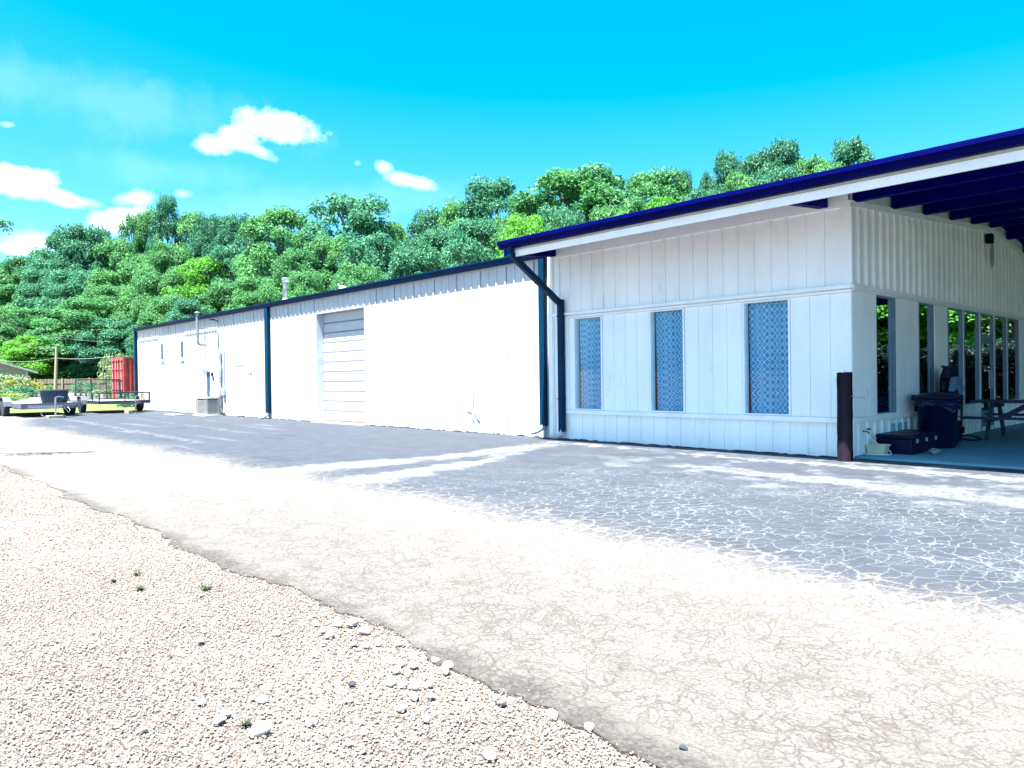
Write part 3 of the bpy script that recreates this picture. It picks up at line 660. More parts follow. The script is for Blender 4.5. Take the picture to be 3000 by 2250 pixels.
# room behind the glass
MB().box(SX0+.14, -.14, .14, 12.5, .0, .04).build('floor', INTER, shop)
MB().box(SX0+.14, -.14, 3.2, 3.3, .04, 3.9).build('partition', INTER, shop)
MB().box(SX0+.14, -.14, .14, 12.5, 3.9, 3.95).build('ceiling', INTER, shop)
# front: battens, boards, trims
mb = MB()
xs = [-6.14+.3015*i for i in range(21)]
for x in xs:
    if x < -.1: mb.box(x-.018, x+.018, -.022, 0, 2.70, 3.90)
    if x < -.1: mb.box(x-.018, x+.018, -.022, 0, .012, .545)
mb.box(SX0, -.02, -.026, 0, 3.90, 4.16)
mb.box(-.10, .022, -.03, 0, 2.70, 3.99).box(-.10, .022, -.03, 0, .01, .545).box(SX0, SX0+.1, -.03, 0, .01, 4.0)
WALLS.append(mb)
mb = MB()
for a, b in ((-5.86, -5.72), (-4.94, -3.80), (-2.99, -1.84), (-.97, .012)):
    n = max(1, round((b-a)/.30)); w = (b-a)/n
    for i in range(n): mb.box(a+i*w+.004, a+(i+1)*w-.004, -.013, 0, .635, 2.57)
WALLS.append(mb)
mb = MB().box(-5.95, .03, -.045, 0, 2.575, 2.615).box(SX0+.1, .035, -.06, 0, 2.635, 2.695).box(-5.93, .035, -.055, 0, .548, .628).box(-5.95, -5.862, -.04, 0, .63, 2.573)
mb.build('trim_board', TRIM, shop, bevel=.004)
for a, b in WINA:
    f = MB().box(a-.035, a, -.035, .10, .642, 2.563).box(b, b+.03, -.035, .10, .642, 2.563).box(a, b, -.03, .10, .642, .66).box(a, b, -.03, .10, 2.545, 2.563)
    w = f.build('window', TRIM, shop)
    MB().box(a, b, .03, .036, .66, 2.545).build('pane', GLASS, w)
    cur = MB(); n = 90; vs = []; fs = []
    for i in range(n+1):
        u = i/n
        for j in range(13):
            v = j/12; lo = .02*math.sin(u*3.1+a)-.07
            x = a-.0+(b-a)*(u*(1-.10*(1-v)**2)+.04*(1-v)); z = (.70+lo)*(1-v)+2.54*v
            vs.append((x, .115+.022*math.sin(u*46+a*3+1.5*math.sin(u*9))*(1-.3*v)+.01*math.sin(u*13), z))
    fs = [(i*13+j, (i+1)*13+j, (i+1)*13+j+1, i*13+j+1) for i in range(n) for j in range(12)]
    cur.add(vs, fs); cur.build('curtain', LACE, w, smooth=True, fix=False)
# right side wall
mb = MB()
for i in range(41):
    y = .27+.305*i
    if y < 12.4: mb.box(0, .042, y-.02, y+.02, 2.70, 3.96+.0*y)
    inside = any(a-.02 < y < b+.02 for a, b in ((6.8, 7.8),))
    if y < 12.4 and not inside and y > .3: mb.box(0, .03, y-.02, y+.02, .04, .54)
mb.box(0, .034, -.02, .10, 2.70, 3.95).box(0, .034, -.02, .10, .04, .545)
mb.box(0, .03, .2, .24, .04, .545)
WALLS.append(mb)
mb = MB()
for a, b in ((.02, .97), (1.83, 2.94)):
    n = round((b-a)/.155); w = (b-a)/n
    for i in range(n): mb.box(0, .012, a+i*w+.003, a+(i+1)*w-.003, .635, 2.60)
n = 3
for i in range(n): mb.box(0, .012, 3.80+i*.25+.003, 3.80+(i+1)*.25-.003, .635, 2.60)
for i in range(14): mb.box(0, .012, 10.02+i*.17+.003, 10.02+(i+1)*.17-.003, .635, 2.60)
WALLS.append(mb)
# upper wall between batten top and beams + frieze following the roof line
mb = MB()
for a, b in ((-.02, 3.8), (3.8, 7.7), (7.7, 12.5)):
    mb.ext([(a, zw(a)-.10), (b, zw(b)-.10), (b, zw(b)), (a, zw(a))], 'x', 0, .04)
mb.box(0, .055, -.03, 12.5, 2.635, 2.695).box(0, .045, .0, 12.5, 2.603, 2.632).box(0, .05, -.03, 6.80, .548, .628).box(0, .05, 7.80, 12.5, .548, .628)
mb.build('trim_board', TRIM, shop, bevel=.004)
mb = MB()
for i in range(41):                               # batten tails above the flat top, up to the frieze
    y = .27+.305*i
    if y < 12.4 and zw(y)-.10 > 3.97: mb.box(0, .03, y-.02, y+.02, 3.96, zw(y)-.102)
WALLS.append(mb)
wm_ = MB()
for q in WALLS: wm_.add(q.v, q.f)
wm_.build('wall', WHITE, shop)
FR = mat('blue_grey_frame', (.15, .24, .32), .5)
for k, (a, b) in enumerate(WINB):
    z0 = .12 if k == 4 else .645
    if k == 4:
        f = MB().box(-.10, .008, a-.048, a, .04, 2.598).box(-.10, .008, b, b+.048, .04, 2.598).box(-.10, .008, a, b, 2.56, 2.598).box(-.10, .004, a, b, 2.03, 2.15)
        w = f.build('door_frame', FR, shop); 
        MB().box(-.03, -.026, a, b, 2.15, 2.56).build('transom_pane', GLASSR, w)
        dd = MB().box(-.05, -.015, a+.003, a+.07, .06, 2.027).box(-.05, -.015, b-.07, b-.003, .06, 2.027).box(-.05, -.015, a+.07, b-.07, .06, .30).box(-.05, -.015, a+.07, b-.07, 1.95, 2.027).build('door', FR, shop)
        MB().box(-.03, -.026, a+.07, b-.07, .30, 1.95).build('pane', GLASSR, dd)
        MB().bar((-.0, b-.07, .95), (-.0, b-.07, 1.35), .02).build('handle', GALV, dd)
    else:
        f = MB().box(-.10, .008, a-.048, a, .647, 2.598).box(-.10, .008, b, b+.048, .647, 2.598).box(-.10, .006, a, b, .647, .665).box(-.10, .006, a, b, 2.57, 2.598)
        w = f.build('window', FR, shop)
        MB().box(-.03, -.026, a, b, .665, 2.57).build('pane', GLASSR, w)
        if k < 2: MB().box(-.025, -.004, b-.14, b-.11, .665, 2.57).build('mullion', FR, w)
# oval louvred vent and porch lamp
VM = Matrix.Translation((.035, 7.42, 3.92))@Matrix.Rotation(R(90), 4, 'Y')
v = MB().lathe([(.34, 0), (.34, .03), (.27, .043), (.20, .044)], (0, 0, 0), 28, VM, 1, .62).build('gable_vent', WHITE, shop, smooth=True)
mb = MB()
for i in range(11):
    z = -.25+i*.05; w = .165*math.sqrt(max(.02, 1-(z/.27)**2)); mb.box(.079, .084, 7.42-w, 7.42+w, 3.92+z-.012, 3.92+z+.012)
mb.build('louvre', DARK, v)
MB().box(.03, .16, 7.10, 7.26, 4.15, 4.36).build('wall_light', DARK, shop, bevel=.01)
# roof, soffit, beams
RX0, RX1 = -6.25, 12.2  # unseen right end lengthened to cut bounce light under the porch
yr = [-1.6, 0, 7.7, 17.0]
def zd(y): return {-1.6: 3.965, 0: 4.18}.get(y, zw(y)+.20)
prof = [(y, zd(y)) for y in yr]+[(y, zd(y)+.07) for y in reversed(yr)]
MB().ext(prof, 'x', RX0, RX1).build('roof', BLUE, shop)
mb = MB()
for y in (.14, 1.66, 3.19, 4.70, 6.11, 7.45, 8.85, 10.4, 12.0, 13.5, 15.0):
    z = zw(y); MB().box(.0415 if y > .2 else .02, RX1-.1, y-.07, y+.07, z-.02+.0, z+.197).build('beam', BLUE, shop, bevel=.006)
mb = MB()
FRZ = mat('grey_frieze', (.60, .66, .66), .7)
for y0, y1 in zip((.14, 1.66, 3.19, 4.70, 6.11, 7.45, 8.85, 10.4), (1.66, 3.19, 4.70, 6.11, 7.45, 8.85, 10.4, 12.0)):
    a, b = y0+.073, y1-.073
    MB().ext([(a, zw(a)+.003), (b, zw(b)+.003), (b, zw(b)+.198), (a, zw(a)+.198)], 'x', 0, .02).build('frieze_block', FRZ, shop)
mb = MB()
for x in (-6.28, -.40):
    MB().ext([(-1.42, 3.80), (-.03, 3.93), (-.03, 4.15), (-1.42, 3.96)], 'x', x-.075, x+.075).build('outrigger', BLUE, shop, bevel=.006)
# posts of the porch outside the picture
for x, y in ((11.9, -1.2), (11.9, 6), (11.9, 14)):
    MB().box(x-.09, x+.09, y-.09, y+.09, 0, zw(y)).build('post', WHITE, shop)
# fascia, drip strip and gutter
MB().box(-5.98, RX1, -1.475, -1.44, 3.745, 3.868).build('fascia', TRIM, shop, bevel=.004)
MB().box(-5.98, RX1, -1.495, -1.445, 3.871, 3.903).build('drip_strip', mat('grey_strip', (.42, .45, .40), .6), shop)
mb = MB().ext([(-1.44, 3.905), (-1.58, 3.905), (-1.615, 3.925), (-1.63, 3.965), (-1.68, 3.995), (-1.68, 4.058), (-1.66, 4.065), (-1.44, 4.065)], 'x', -6.28, RX1)
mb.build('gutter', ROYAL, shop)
# downspout: drop, slanting run, vertical run, white foot
dsp = MB()
dsp.bar((-6.0, -1.56, 3.97), (-6.0, -1.56, 3.74), .13, .10, R(90))
dsp.bar((-6.0, -1.57, 3.80), (-6.02, -.16, 2.92), .10, .12)
dsp.bar((-6.02, -.10, 2.98), (-6.02, -.10, .16), .10, .13, 0)
dso = dsp.build('downspout', TEAL, shop, bevel=.008)
MB().tube([(-6.02, -.10, .20), (-6.02, -.12, .10), (-6.07, -.2, .055), (-6.16, -.30, .05)], .055, 8).build('elbow', WHITE_METAL, dso, smooth=True)
MB().box(-6.10, -5.94, -.16, -.03, .86, .875).box(-6.10, -5.94, -.16, -.03, 2.62, 2.635).build('strap', TEAL, dso)
MB().ext([(-6.44, 3.98), (-6.31, 3.98), (-6.33, .03), (-6.44, .03)], 'y', -.05, -.002).build('corner_board', TRIM, shop)
# tar line along the foot
jag(SX0, .05, -.034, .004, .026, 21, .04, .18).build('tar_seal', TARM, shop, fix=False)
# spigot
sp = MB().tube([(0, .41, .40), (.07, .41, .40), (.10, .41, .36)], .016, 8).build('spigot', mat('brass_spigot', (.22, .30, .28), .4, .6), shop, smooth=True)
MB().lathe([(.035, 0), (.035, .02)], (.09, .41, .43), 10).build('handwheel', DARK, sp)
ol = MB().box(0.0, .05, 4.85, 4.97, .36, .50).build('outlet_box', DARK, shop)
MB().tube([(.05, 4.91, .45), (.12, 4.98, .42), (.14, 5.0, .34), (.12, 4.90, .22), (.10, 4.80, .12)], .009, 6).build('power_cord', DARK, ol)
MB().box(-.0, .012, 1.50, 2.30, .15, .46).build('access_panel', mat('light_blue_panel', (.25, .52, .62), .6), shop)
# ------------------------------------------------------------------ things on the porch
ps = MB(); n = 14; vs = []; rs = random.Random(4)
for j in range(12):
    for k in range(n):
        a = 2*math.pi*k/n; sq = .098/max(abs(math.cos(a)), abs(math.sin(a))) if False else .097*(1+.16*(abs(math.sin(2*a))))
        rr_ = sq*(1+rs.uniform(-.03, .03)); vs.append((rr_*math.cos(a), rr_*math.sin(a), -.02+1.35*j/11+(rs.uniform(-.012, .012) if j == 11 else 0)))
ps.add(vs, [(j*n+k, j*n+(k+1) % n, (j+1)*n+(k+1) % n, (j+1)*n+k) for j in range(11) for k in range(n)]+[tuple(range(11*n, 12*n))])
post = ps.build('bollard_post', WOODP); post.location = (.05, -.38, 0)
tag(post, 'short dark weathered wooden post standing at the corner of the shop', 'post')
MB().tube([(.0, 0, 1.33), (.0, 0, 1.37)], .004, 5).build('nail', GALV, post)
MB().tube([(.095, 0, .98), (.20, .03, .955), (.30, .05, .945), (.325, .06, 1.03), (.315, .06, 1.05), (.30, .055, 1.045)], .006, 6).build('wire_hook', GALV, post)

# cream tub
tb = thing('plastic_tub', 'small cream plastic tub standing under the wall tap', 'tub', (.16, .58, .036))
def taper(a, b, h, ta, tb_, t=.008):
    m = MB()
    o0 = [(-a, -b), (a, -b), (a, b), (-a, b)]; o1 = [(-ta, -tb_), (ta, -tb_), (ta, tb_), (-ta, tb_)]
    i0 = [(x*(1-t/a), y*(1-t/b)) for x, y in o0]; i1 = [(x*(1-t/ta), y*(1-t/tb_)) for x, y in o1]
    v = [(*p, 0) for p in o0]+[(*p, h) for p in o1]+[(*p, h) for p in i1]+[(*p, .01) for p in i0]
    f = [(0, 1, 2, 3), (12, 13, 14, 15)]
    for L in (0, 4, 8): f += [(L+i, L+(i+1) % 4, L+4+(i+1) % 4, L+4+i) for i in range(4)]
    return m.add(v, f)
taper(.125, .085, .155, .15, .10).build('tub_body', BEIGE, tb, bevel=.01)
MB().box(-.16, .16, -.112, -.098, .135, .158).box(-.16, .16, .098, .112, .135, .158).box(-.16, -.148, -.098, .098, .135, .158).box(.148, .16, -.098, .098, .135, .158).build('rim', BEIGE, tb)
hp = [(.10, .41, .37), (.11, .42, .30), (.14, .50, .24), (.20, .60, .17), (.27, .70, .11), (.33, .66, .06), (.36, .55, .045), (.30, .44, .045), (.16, .38, .045), (.02+.04, .40, .045), (.055, .46, .045)]
def smooth_pts(P, n=6):
    P = [Vector(p) for p in P]; out = []
    for i in range(len(P)-1):
        p0, p1, p2, p3 = P[max(i-1, 0)], P[i], P[i+1], P[min(i+2, len(P)-1)]
        for k in range(n):
            t_ = k/n; out.append(.5*((2*p1)+(p2-p0)*t_+(2*p0-5*p1+4*p2-p3)*t_*t_+(3*p1-p0-3*p2+p3)*t_**3))
    return out+[P[-1]]
tag(MB().tube(smooth_pts(hp), .0095, 8).build('garden_hose', HOSE, smooth=True), 'thin white hose from the tap looped round the cream tub', 'hose')

# black storage box
bx = thing('storage_box', 'low black storage box with three latches beside the shop wall', 'box', (.335, 1.45, .036))
MB().box(-.26, .26, -.66, .66, 0, .235).build('box_body', DARK, bx, bevel=.012)
lid = MB().box(-.28, .28, -.68, .68, .238, .305).build('lid', DARK, bx, bevel=.015)
for y in (-.45, -.02, .42): MB().box(.262, .276, y-.03, y+.03, .17, .235).build('latch', mat('pale_latch', (.35, .42, .48), .4), bx)
blk = rock(.80, 1.22, .01, CONC, 'rough pale concrete lump in front of the black storage box', None, 1); blk.scale = (.24, .36, .20); blk.location = (.78, 1.18, .075); blk.rotation_euler = (0, 0, .5)
blk.name = 'concrete_lump'; blk['category'] = 'block'

# trash can
tcan = thing('trash_can', 'large black round trash can with a bin liner folded over its rim', 'trash can', (.46, 2.42, .036), .3)
MB().lathe([(.27, 0), (.275, .02), (.315, .78), (.33, .80)], (0, 0, 0), 32).build('can_body', DARK, tcan, smooth=True)
LIN = mat('glossy_bin_liner', (.010, .014, .06), .25, var=.4, scale=8, bump=1, bscale=14, bdist=.02)
vs = []; nn = 72; rs = random.Random(2)
for j in range(9):
    for k in range(nn):
        a = 2*math.pi*k/nn; drop = .17+.05*math.sin(a*2+2.6)+.03*math.sin(5*a); z = .845-drop*j/8
        r = .337+.012*math.sin(j*2.2+a*3)+.008*math.sin(a*17+j)+(.012 if j in (2, 5) else 0); vs.append((r*math.cos(a), r*math.sin(a), z))
MB().add(vs, [(j*nn+k, j*nn+(k+1) % nn, (j+1)*nn+(k+1) % nn, (j+1)*nn+k) for j in range(8) for k in range(nn)]).build('bin_liner', LIN, tcan, smooth=True, fix=False)
MB().lathe([(.355, .815), (.365, .83), (.365, .87), (.34, .885), (.22, .93), (.06, .945)], (0, 0, 0), 32).build('lid', DARK, tcan, smooth=True)
for sgn in (-1, 1): MB().box(sgn*.34-.05, sgn*.34+.05, -.06, .06, .80, .90).build('handle', DARK, tcan, bevel=.02)
bn = thing('square_bin', 'small square black bin half hidden behind the big trash can', 'bin', (.42, 3.02, .036))
taper(.15, .15, .40, .19, .19).build('bin_body', DARK, bn); MB().box(-.2, .2, -.2, .2, .40, .425).build('rim', DARK, bn, bevel=.008)

# exercise machine
ex = thing('exercise_machine', 'black upright exercise machine with a grey shroud and handlebars beside the porch wall', 'exercise machine', (.38, 3.55, .036))
Y0 = 3.55; X0_ = .38; Z0_ = .036
def L(p): return (p[0]-X0_, p[1]-Y0, p[2]-Z0_)
sh = [(3.05, .98), (3.20, 1.24), (3.52, 1.25), (3.66, 1.10), (3.70, 1.0), (3.55, .86), (3.42, .98), (3.30, 1.03), (3.15, .97)]
MB().ext([(y-Y0, z-Z0_) for y, z in sh], 'x', .06, .15).build('shroud', GREYP, ex, bevel=.02)
MB().ext([(y-Y0, z-Z0_) for y, z in ((3.14, .95), (3.30, 1.02), (3.43, .96), (3.54, .86), (3.46, .80), (3.22, .82))], 'x', .05, .12).build('lower_cover', DARK, ex, bevel=.01)
MB().lathe([(.40, -.05), (.42, 0), (.40, .05)], (0, 0, 0), 40, Matrix.Translation((-.10, .15, .98))@Matrix.Rotation(R(90), 4, 'Y')).build('flywheel', DARK, ex, smooth=True)
MB().tube([L(p) for p in [(.46, 3.28, .98), (.47, 3.22, .95), (.47, 3.20, .88), (.46, 3.18, .82)]], .016, 8).build('grip', HOSE, ex, smooth=True)
PALE = mat('pale_steel', (.45, .58, .62), .4, .2)
MB().tube([L(p) for p in [(.40, 3.36, .86), (.40, 3.44, .5), (.40, 3.62, .08)]], .035, 10).build('column', PALE, ex, smooth=True)
MB().tube([L(p) for p in smooth_pts([(.36, 3.46, .86), (.36, 3.50, .5), (.35, 3.72, .16), (.36, 3.85, .12)])], .009, 6).tube([L(p) for p in smooth_pts([(.43, 3.34, .80), (.42, 3.38, .45), (.42, 3.55, .12), (.40, 3.66, .07)])], .009, 6).build('cable', DARK, ex)
hb = MB().tube([L(p) for p in smooth_pts([(.38, 3.48, 1.22), (.38, 3.36, 1.36), (.38, 3.20, 1.40), (.38, 3.02, 1.42), (.42, 2.90, 1.42)])], .028, 8)
hb.tube([L(p) for p in smooth_pts([(.38, 3.36, 1.36), (.38, 3.55, 1.44), (.38, 3.68, 1.54)])], .026, 8).tube([L(p) for p in [(.40, 3.20, 1.26), (.42, 2.98, 1.24), (.44, 2.82, 1.24)]], [.02, .03, .018], 8)
hb.build('handlebar', DARK, ex, smooth=True)
MB().ext([(3.16-Y0, 1.20-Z0_), (3.15-Y0, 1.40-Z0_), (3.50-Y0, 1.46-Z0_), (3.62-Y0, 1.25-Z0_)], 'x', -.05, .05).build('display_housing', DARK, ex, bevel=.015)
pe = MB().box(-.06, .10, .16, .34, .15, .27).ext([(.06, .02), (.02, .12), (.22, .17), (.30, .06), (.16, -.0)], 'x', -.05, .08)
pe.build('pedal', DARK, ex, bevel=.01)
MB().tube([L(p) for p in [(.44, 3.78, .15), (.50, 4.2, .13), (.62, 4.42, .045), (.56, 4.1, .045), (.44, 3.85, .08)]], .014, 8).tube([L(p) for p in [(.30, 3.3, .05), (.30, 4.3, .05)]], .02, 8).tube([L(p) for p in [(.36, 4.1, .05), (.36, 4.15, .8)]], .022, 8).build('base_frame', DARK, ex, smooth=True)

# picnic table
pt = thing('picnic_table', 'dark wooden picnic table on the shaded porch beside the windows', 'picnic table', (1.35, 5.05, .036))
for i, y in enumerate((-.32, -.16, 0, .16, .32)): MB().box(-1.0, 1.0, y-.072, y+.072, .69, .735).build('tabletop_board', WOODT, pt, bevel=.005)
for s in (-1, 1):
    MB().box(-1.0, 1.0, s*.80-.13, s*.80-.006, .40, .44).box(-1.0, 1.0, s*.80+.006, s*.80+.13, .40, .44).build('seat', WOODT, pt, bevel=.005)
for x in (-.66, .66):
    for s in (-1, 1): MB().bar((x, s*.24, .69), (x, s*.62, .0), .045, .12).build('leg', WOODT, pt)
    MB().box(x+.024, x+.064, -.90, .90, .34, .40).build('seat_beam', WOODT, pt); MB().box(x+.024, x+.064, -.36, .36, .60, .688).build('top_beam', WOODT, pt)
    MB().bar((x*.9, 0, .37), (x*.15, 0, .66), .05, .09).build('brace', WOODT, pt)

# ------------------------------------------------------------------ trailers
def wheel(par, x, y, side, r=.35, w=.22):
    M = Matrix.Translation((x, y, r))@Matrix.Rotation(R(90), 4, 'X')
    t = MB().lathe([(r*.60, -w/2), (r*.92, -w/2), (r, -w*.34), (r, w*.34), (r*.92, w/2), (r*.60, w/2)], (0, 0, 0), 28, M).build('wheel', RUBBER, par, smooth=True)
    MB().lathe([(r*.60, -w*.40), (r*.52, -w*.46), (r*.30, -w*.28), (r*.18, -w*.50), (r*.12, -w*.52)], (0, 0, 0), 20, M@Matrix.Scale(-side, 4, (0, 0, 1))).build('rim', RIM, t, smooth=True)
def fender(par, x0, x1, y, w, r, zc, m):
    P = []
    for i in range(9):
        a = math.pi*i/8; P.append((math.cos(a), math.sin(a)))
    cx = (x0+x1)/2; hx = (x1-x0)/2
    o = [(cx+hx*c, zc+r*min(1, s*1.35)) for c, s in P]; i_ = [(cx+(hx-.02)*c, zc-.0+(r-.02)*min(1, s*1.35)) for c, s in reversed(P)]
    return MB().ext(o+i_, 'y', y-w/2, y+w/2).build('fender', m, par)
STEELG = mat('grey_trailer_steel', (.07, .085, .12), .55, var=.2, scale=5, dirt=(.3, .25, .2), dirtamt=.6)
DECK = mat('pale_deck_boards', (.30, .28, .24), .85, var=.15, scale=3, stretch=(.2, 3, 1))
FEND = mat('dull_fender', (.09, .105, .13), .5, 0, var=.15)
t1 = thing('flatbed_trailer', 'low grey flatbed car trailer with twin axles and pale deck, nearest the gravel', 'trailer', (-33.2, -4.8, 0))
MB().box(-3.2, 3.2, -1.02, 1.02, .50, .545).build('deck', DECK, t1)
fr = MB().box(-3.25, 3.25, -1.08, -1.022, .36, .56).box(-3.25, 3.25, 1.022, 1.08, .36, .56).box(3.2, 3.26, -1.022, 1.022, .34, .57).box(-3.26, -3.2, -1.022, 1.022, .34, .56)
for i in range(6): fr.box(-2.8+i*1.1, -2.7+i*1.1, -1.02, 1.02, .38, .498)
fr.bar((3.2, -.85, .42), (4.75, -.03, .44), .07, .12).bar((3.2, .85, .42), (4.75, .03, .44), .07, .12).box(4.65, 5.05, -.05, .05, .40, .50)
fr.build('frame', STEELG, t1)
MB().tube([(4.6, -.16, .10), (4.6, -.16, .80)], .03, 10).tube([(4.6, -.16, .80), (4.6, -.05, .84), (4.62, .12, .80)], .012, 8).lathe([(.08, .095), (.08, .11)], (4.6, -.16, 0), 12).build('jack', GALV, t1)
MB().tube([(4.7, .1, .42), (4.75, .25, .2), (4.7, .32, .3), (4.6, .25, .42)], .012, 6).tube([(3.9, -.5, .42), (3.92, -.52, .12), (4.1, -.45, .05)], .01, 6).build('safety_chain', GALV, t1)
for s in (-1, 1):
    for x in (-.05, .75): wheel(t1, x, s*1.22, s)
    fender(t1, -.55, 1.25, s*1.22, .27, .38, .42, FEND)
MB().box(-1.0, 2.2, -.9, .9, .30, .335).build('axle_frame', STEELG, t1)
for y in (-.8, .8): MB().box(3.262, 3.275, y-.05, y+.05, .44, .50).build('marker_light', mat('red_lens', (.5, .05, .05), .3), t1)
tub = thing('stock_tub', 'dark blue black oval tub standing on the flatbed trailer', 'tub', (-31.0, -4.52, .547), R(90))
MB().lathe([(.36, 0), (.38, .02), (.43, .46), (.45, .50), (.45, .54), (.41, .54), (.40, .50), (.34, .04), (.1, .035)], (0, 0, 0), 32, None, 1.22, .85).build('tub_shell', mat('tub_plastic', (.003, .022, .055), .5, var=.2, spec=.2), tub, smooth=True)
MB().lathe([(.455, .50), (.475, .52), (.475, .555), (.44, .56)], (0, 0, 0), 32, None, 1.22, .85).build('rim', mat('tub_rim', (.03, .055, .09), .4), tub, smooth=True)
def block(name, x, y, a, b, h, label, rz=0, m=CONC):
    o = MB().box(-a, a, -b, b, 0, h).build(name, m, bevel=.012); o.location = (x, y, 0); o.rotation_euler = (0, 0, rz); return tag(o, label, 'block')
block('concrete_block', -28.6, -4.96, .2, .30, .10, 'pale concrete block under the jack of the flatbed trailer', .1, mat('mossy_concrete', (.22, .23, .17), .9))

t2 = thing('utility_trailer', 'black open utility trailer with railings and an upright mesh ramp gate', 'trailer', (-33.4, -1.75, 0))
MB().box(-2.1, 2.2, -1.0, 1.0, .50, .54).build('deck', WOODG, t2)
fr = MB()
for s in (-1, 1):
    fr.box(-2.1, 2.25, s*1.03-.035, s*1.03+.035, .42, .56)
    fr.box(-2.1, 2.25, s*1.03-.025, s*1.03+.025, .88, .93)
    for x in (-2.05, -1.0, 0, 1.1, 2.2): fr.box(x-.025, x+.025, s*1.03-.022, s*1.03+.022, .56, .88)
fr.box(2.2, 2.25, -1.0, 1.0, .42, .56).box(2.2, 2.25, -1.0, 1.0, .88, .93).box(2.2, 2.25, -.02, .02, .56, .88)
fr.bar((2.2, -.7, .46), (3.3, 0, .46), .07, .1).bar((2.2, .7, .46), (3.3, 0, .46), .07, .1).box(3.2, 3.6, -.04, .04, .44, .52)
fr.build('frame', BLACKM, t2)
g = MB()
g.box(-2.14, -2.09, -1.0, 1.0, 1.50, 1.55).box(-2.14, -2.09, -1.0, 1.0, .56, .60)
for y in (-1.0, -.34, .34, .96): g.box(-2.14, -2.09, y, y+.05, .60, 1.50)
gate = g.build('ramp_gate', BLACKM, t2)
g = MB()
for i in range(34): g.bar((-2.115, -.98+i*.0585, .60), (-2.115, -.98+i*.0585, 1.50), .006)
for i in range(15): g.bar((-2.115, -.98, .62+i*.06), (-2.115, .98, .62+i*.06), .006)
g.build('mesh', BLACKM, gate)
for s in (-1, 1):
    wheel(t2, .1, s*1.22, s, .34); fender(t2, -.35, .55, s*1.22, .26, .36, .40, FEND if s < 0 else mat('pale_fender', (.26, .28, .2), .5))
MB().tube([(3.3, .12, .08), (3.3, .12, .75)], .03, 8).build('jack', GALV, t2)
MB().box(1.9, 2.0, .72, .86, .56, .86).build('stake', mat('tan_wood', (.45, .34, .26), .8), t2)
block('wood_block', -30.1, -1.9, .16, .11, .16, 'small upright wooden block in front of the black utility trailer', .3, mat('tan_block', (.25, .24, .18), .9))

# ------------------------------------------------------------------ shipping container
ct = thing('shipping_container', 'red shipping container with white patches standing behind the warehouse end', 'container', (-42.6, 1.0, .10))
CW, CH, CLN = 1.22, 2.75, 6.1
mb = MB().box(-CW, -CW+.14, 0, .14, 0, CH).box(CW-.14, CW, 0, .14, 0, CH).box(-CW+.14, CW-.14, 0, .12, CH-.16, CH).box(-CW+.14, CW-.14, 0, .12, 0, .18)
mb.box(-CW, -CW+.1, CLN-.12, CLN, 0, CH).box(CW-.1, CW, CLN-.12, CLN, 0, CH)
for s in (-1, 1): mb.box(s*(CW-.05)-.05, s*(CW-.05)+.05, .14, CLN-.12, CH-.09, CH).box(s*(CW-.05)-.05, s*(CW-.05)+.05, .14, CLN-.12, 0, .16)
mb.build('frame', REDP, ct)
mb = MB()
for s in (-1, 1):
    y = .14; k = 0; P = []
    while y < CLN-.12:
        P += [(y, 0), (y+.07, .0), (y+.11, .036), (y+.18, .036)]; y += .22
    v = [(s*(CW-.01-d), a, z) for a, d in P for z in (.16, CH-.09)]
    mb.add(v, [(2*i, 2*i+1, 2*i+3, 2*i+2) for i in range(len(P)-1)])
mb.box(-CW+.02, CW-.02, .1, CLN, CH-.03, CH-.005).box(-CW, CW, CLN-.02, CLN, 0, CH)
mb.build('corrugated_side', REDP, ct, fix=False)
for s in (-1, 1):
    d = MB().box(s*.54-.53, s*.54+.53, .03, .07, .19, CH-.17)
    for i in range(5):
        x = s*.54-.42+i*.2; d.box(x, x+.09, .012, .032, .3, CH-.28)
    dr = d.build('door', REDP, ct)
    for x in (s*.22, s*.86):
        MB().tube([(x, -.03, .12), (x, -.03, CH-.1)], .022, 8).build('lock_rod', mat('faded_rod', (.62, .35, .33), .5), dr)
        b = MB()
        for z in (.25, .78, 1.35, 1.95, 2.45): b.box(x-.07, x+.07, -.055, .03, z, z+.09)
        b.build('rod_bracket', mat('maroon_bracket', (.12, .02, .05), .6), dr)
for z in (.5, 1.1, 1.8, 2.3): MB().box(-CW-.015, -CW+.08, -.03, .05, z, z+.1).build('hinge', REDP, ct)
MB().add([(CW+.002, .95, 2.10), (CW+.002, 2.0, 2.10), (CW+.002, 2.0, 1.35), (CW+.002, 1.62, 1.35)], [(0, 1, 2, 3)]).build('white_marking', mat('white_marking_paint', (.7, .7, .68), .6), ct, fix=False)
MB().add([(CW+.006, 1.30, 2.0), (CW+.006, 1.50, 2.0), (CW+.006, 1.72, 1.5), (CW+.006, 1.66, 1.5)], [(0, 1, 2, 3)]).build('red_marking', REDP, ct, fix=False)

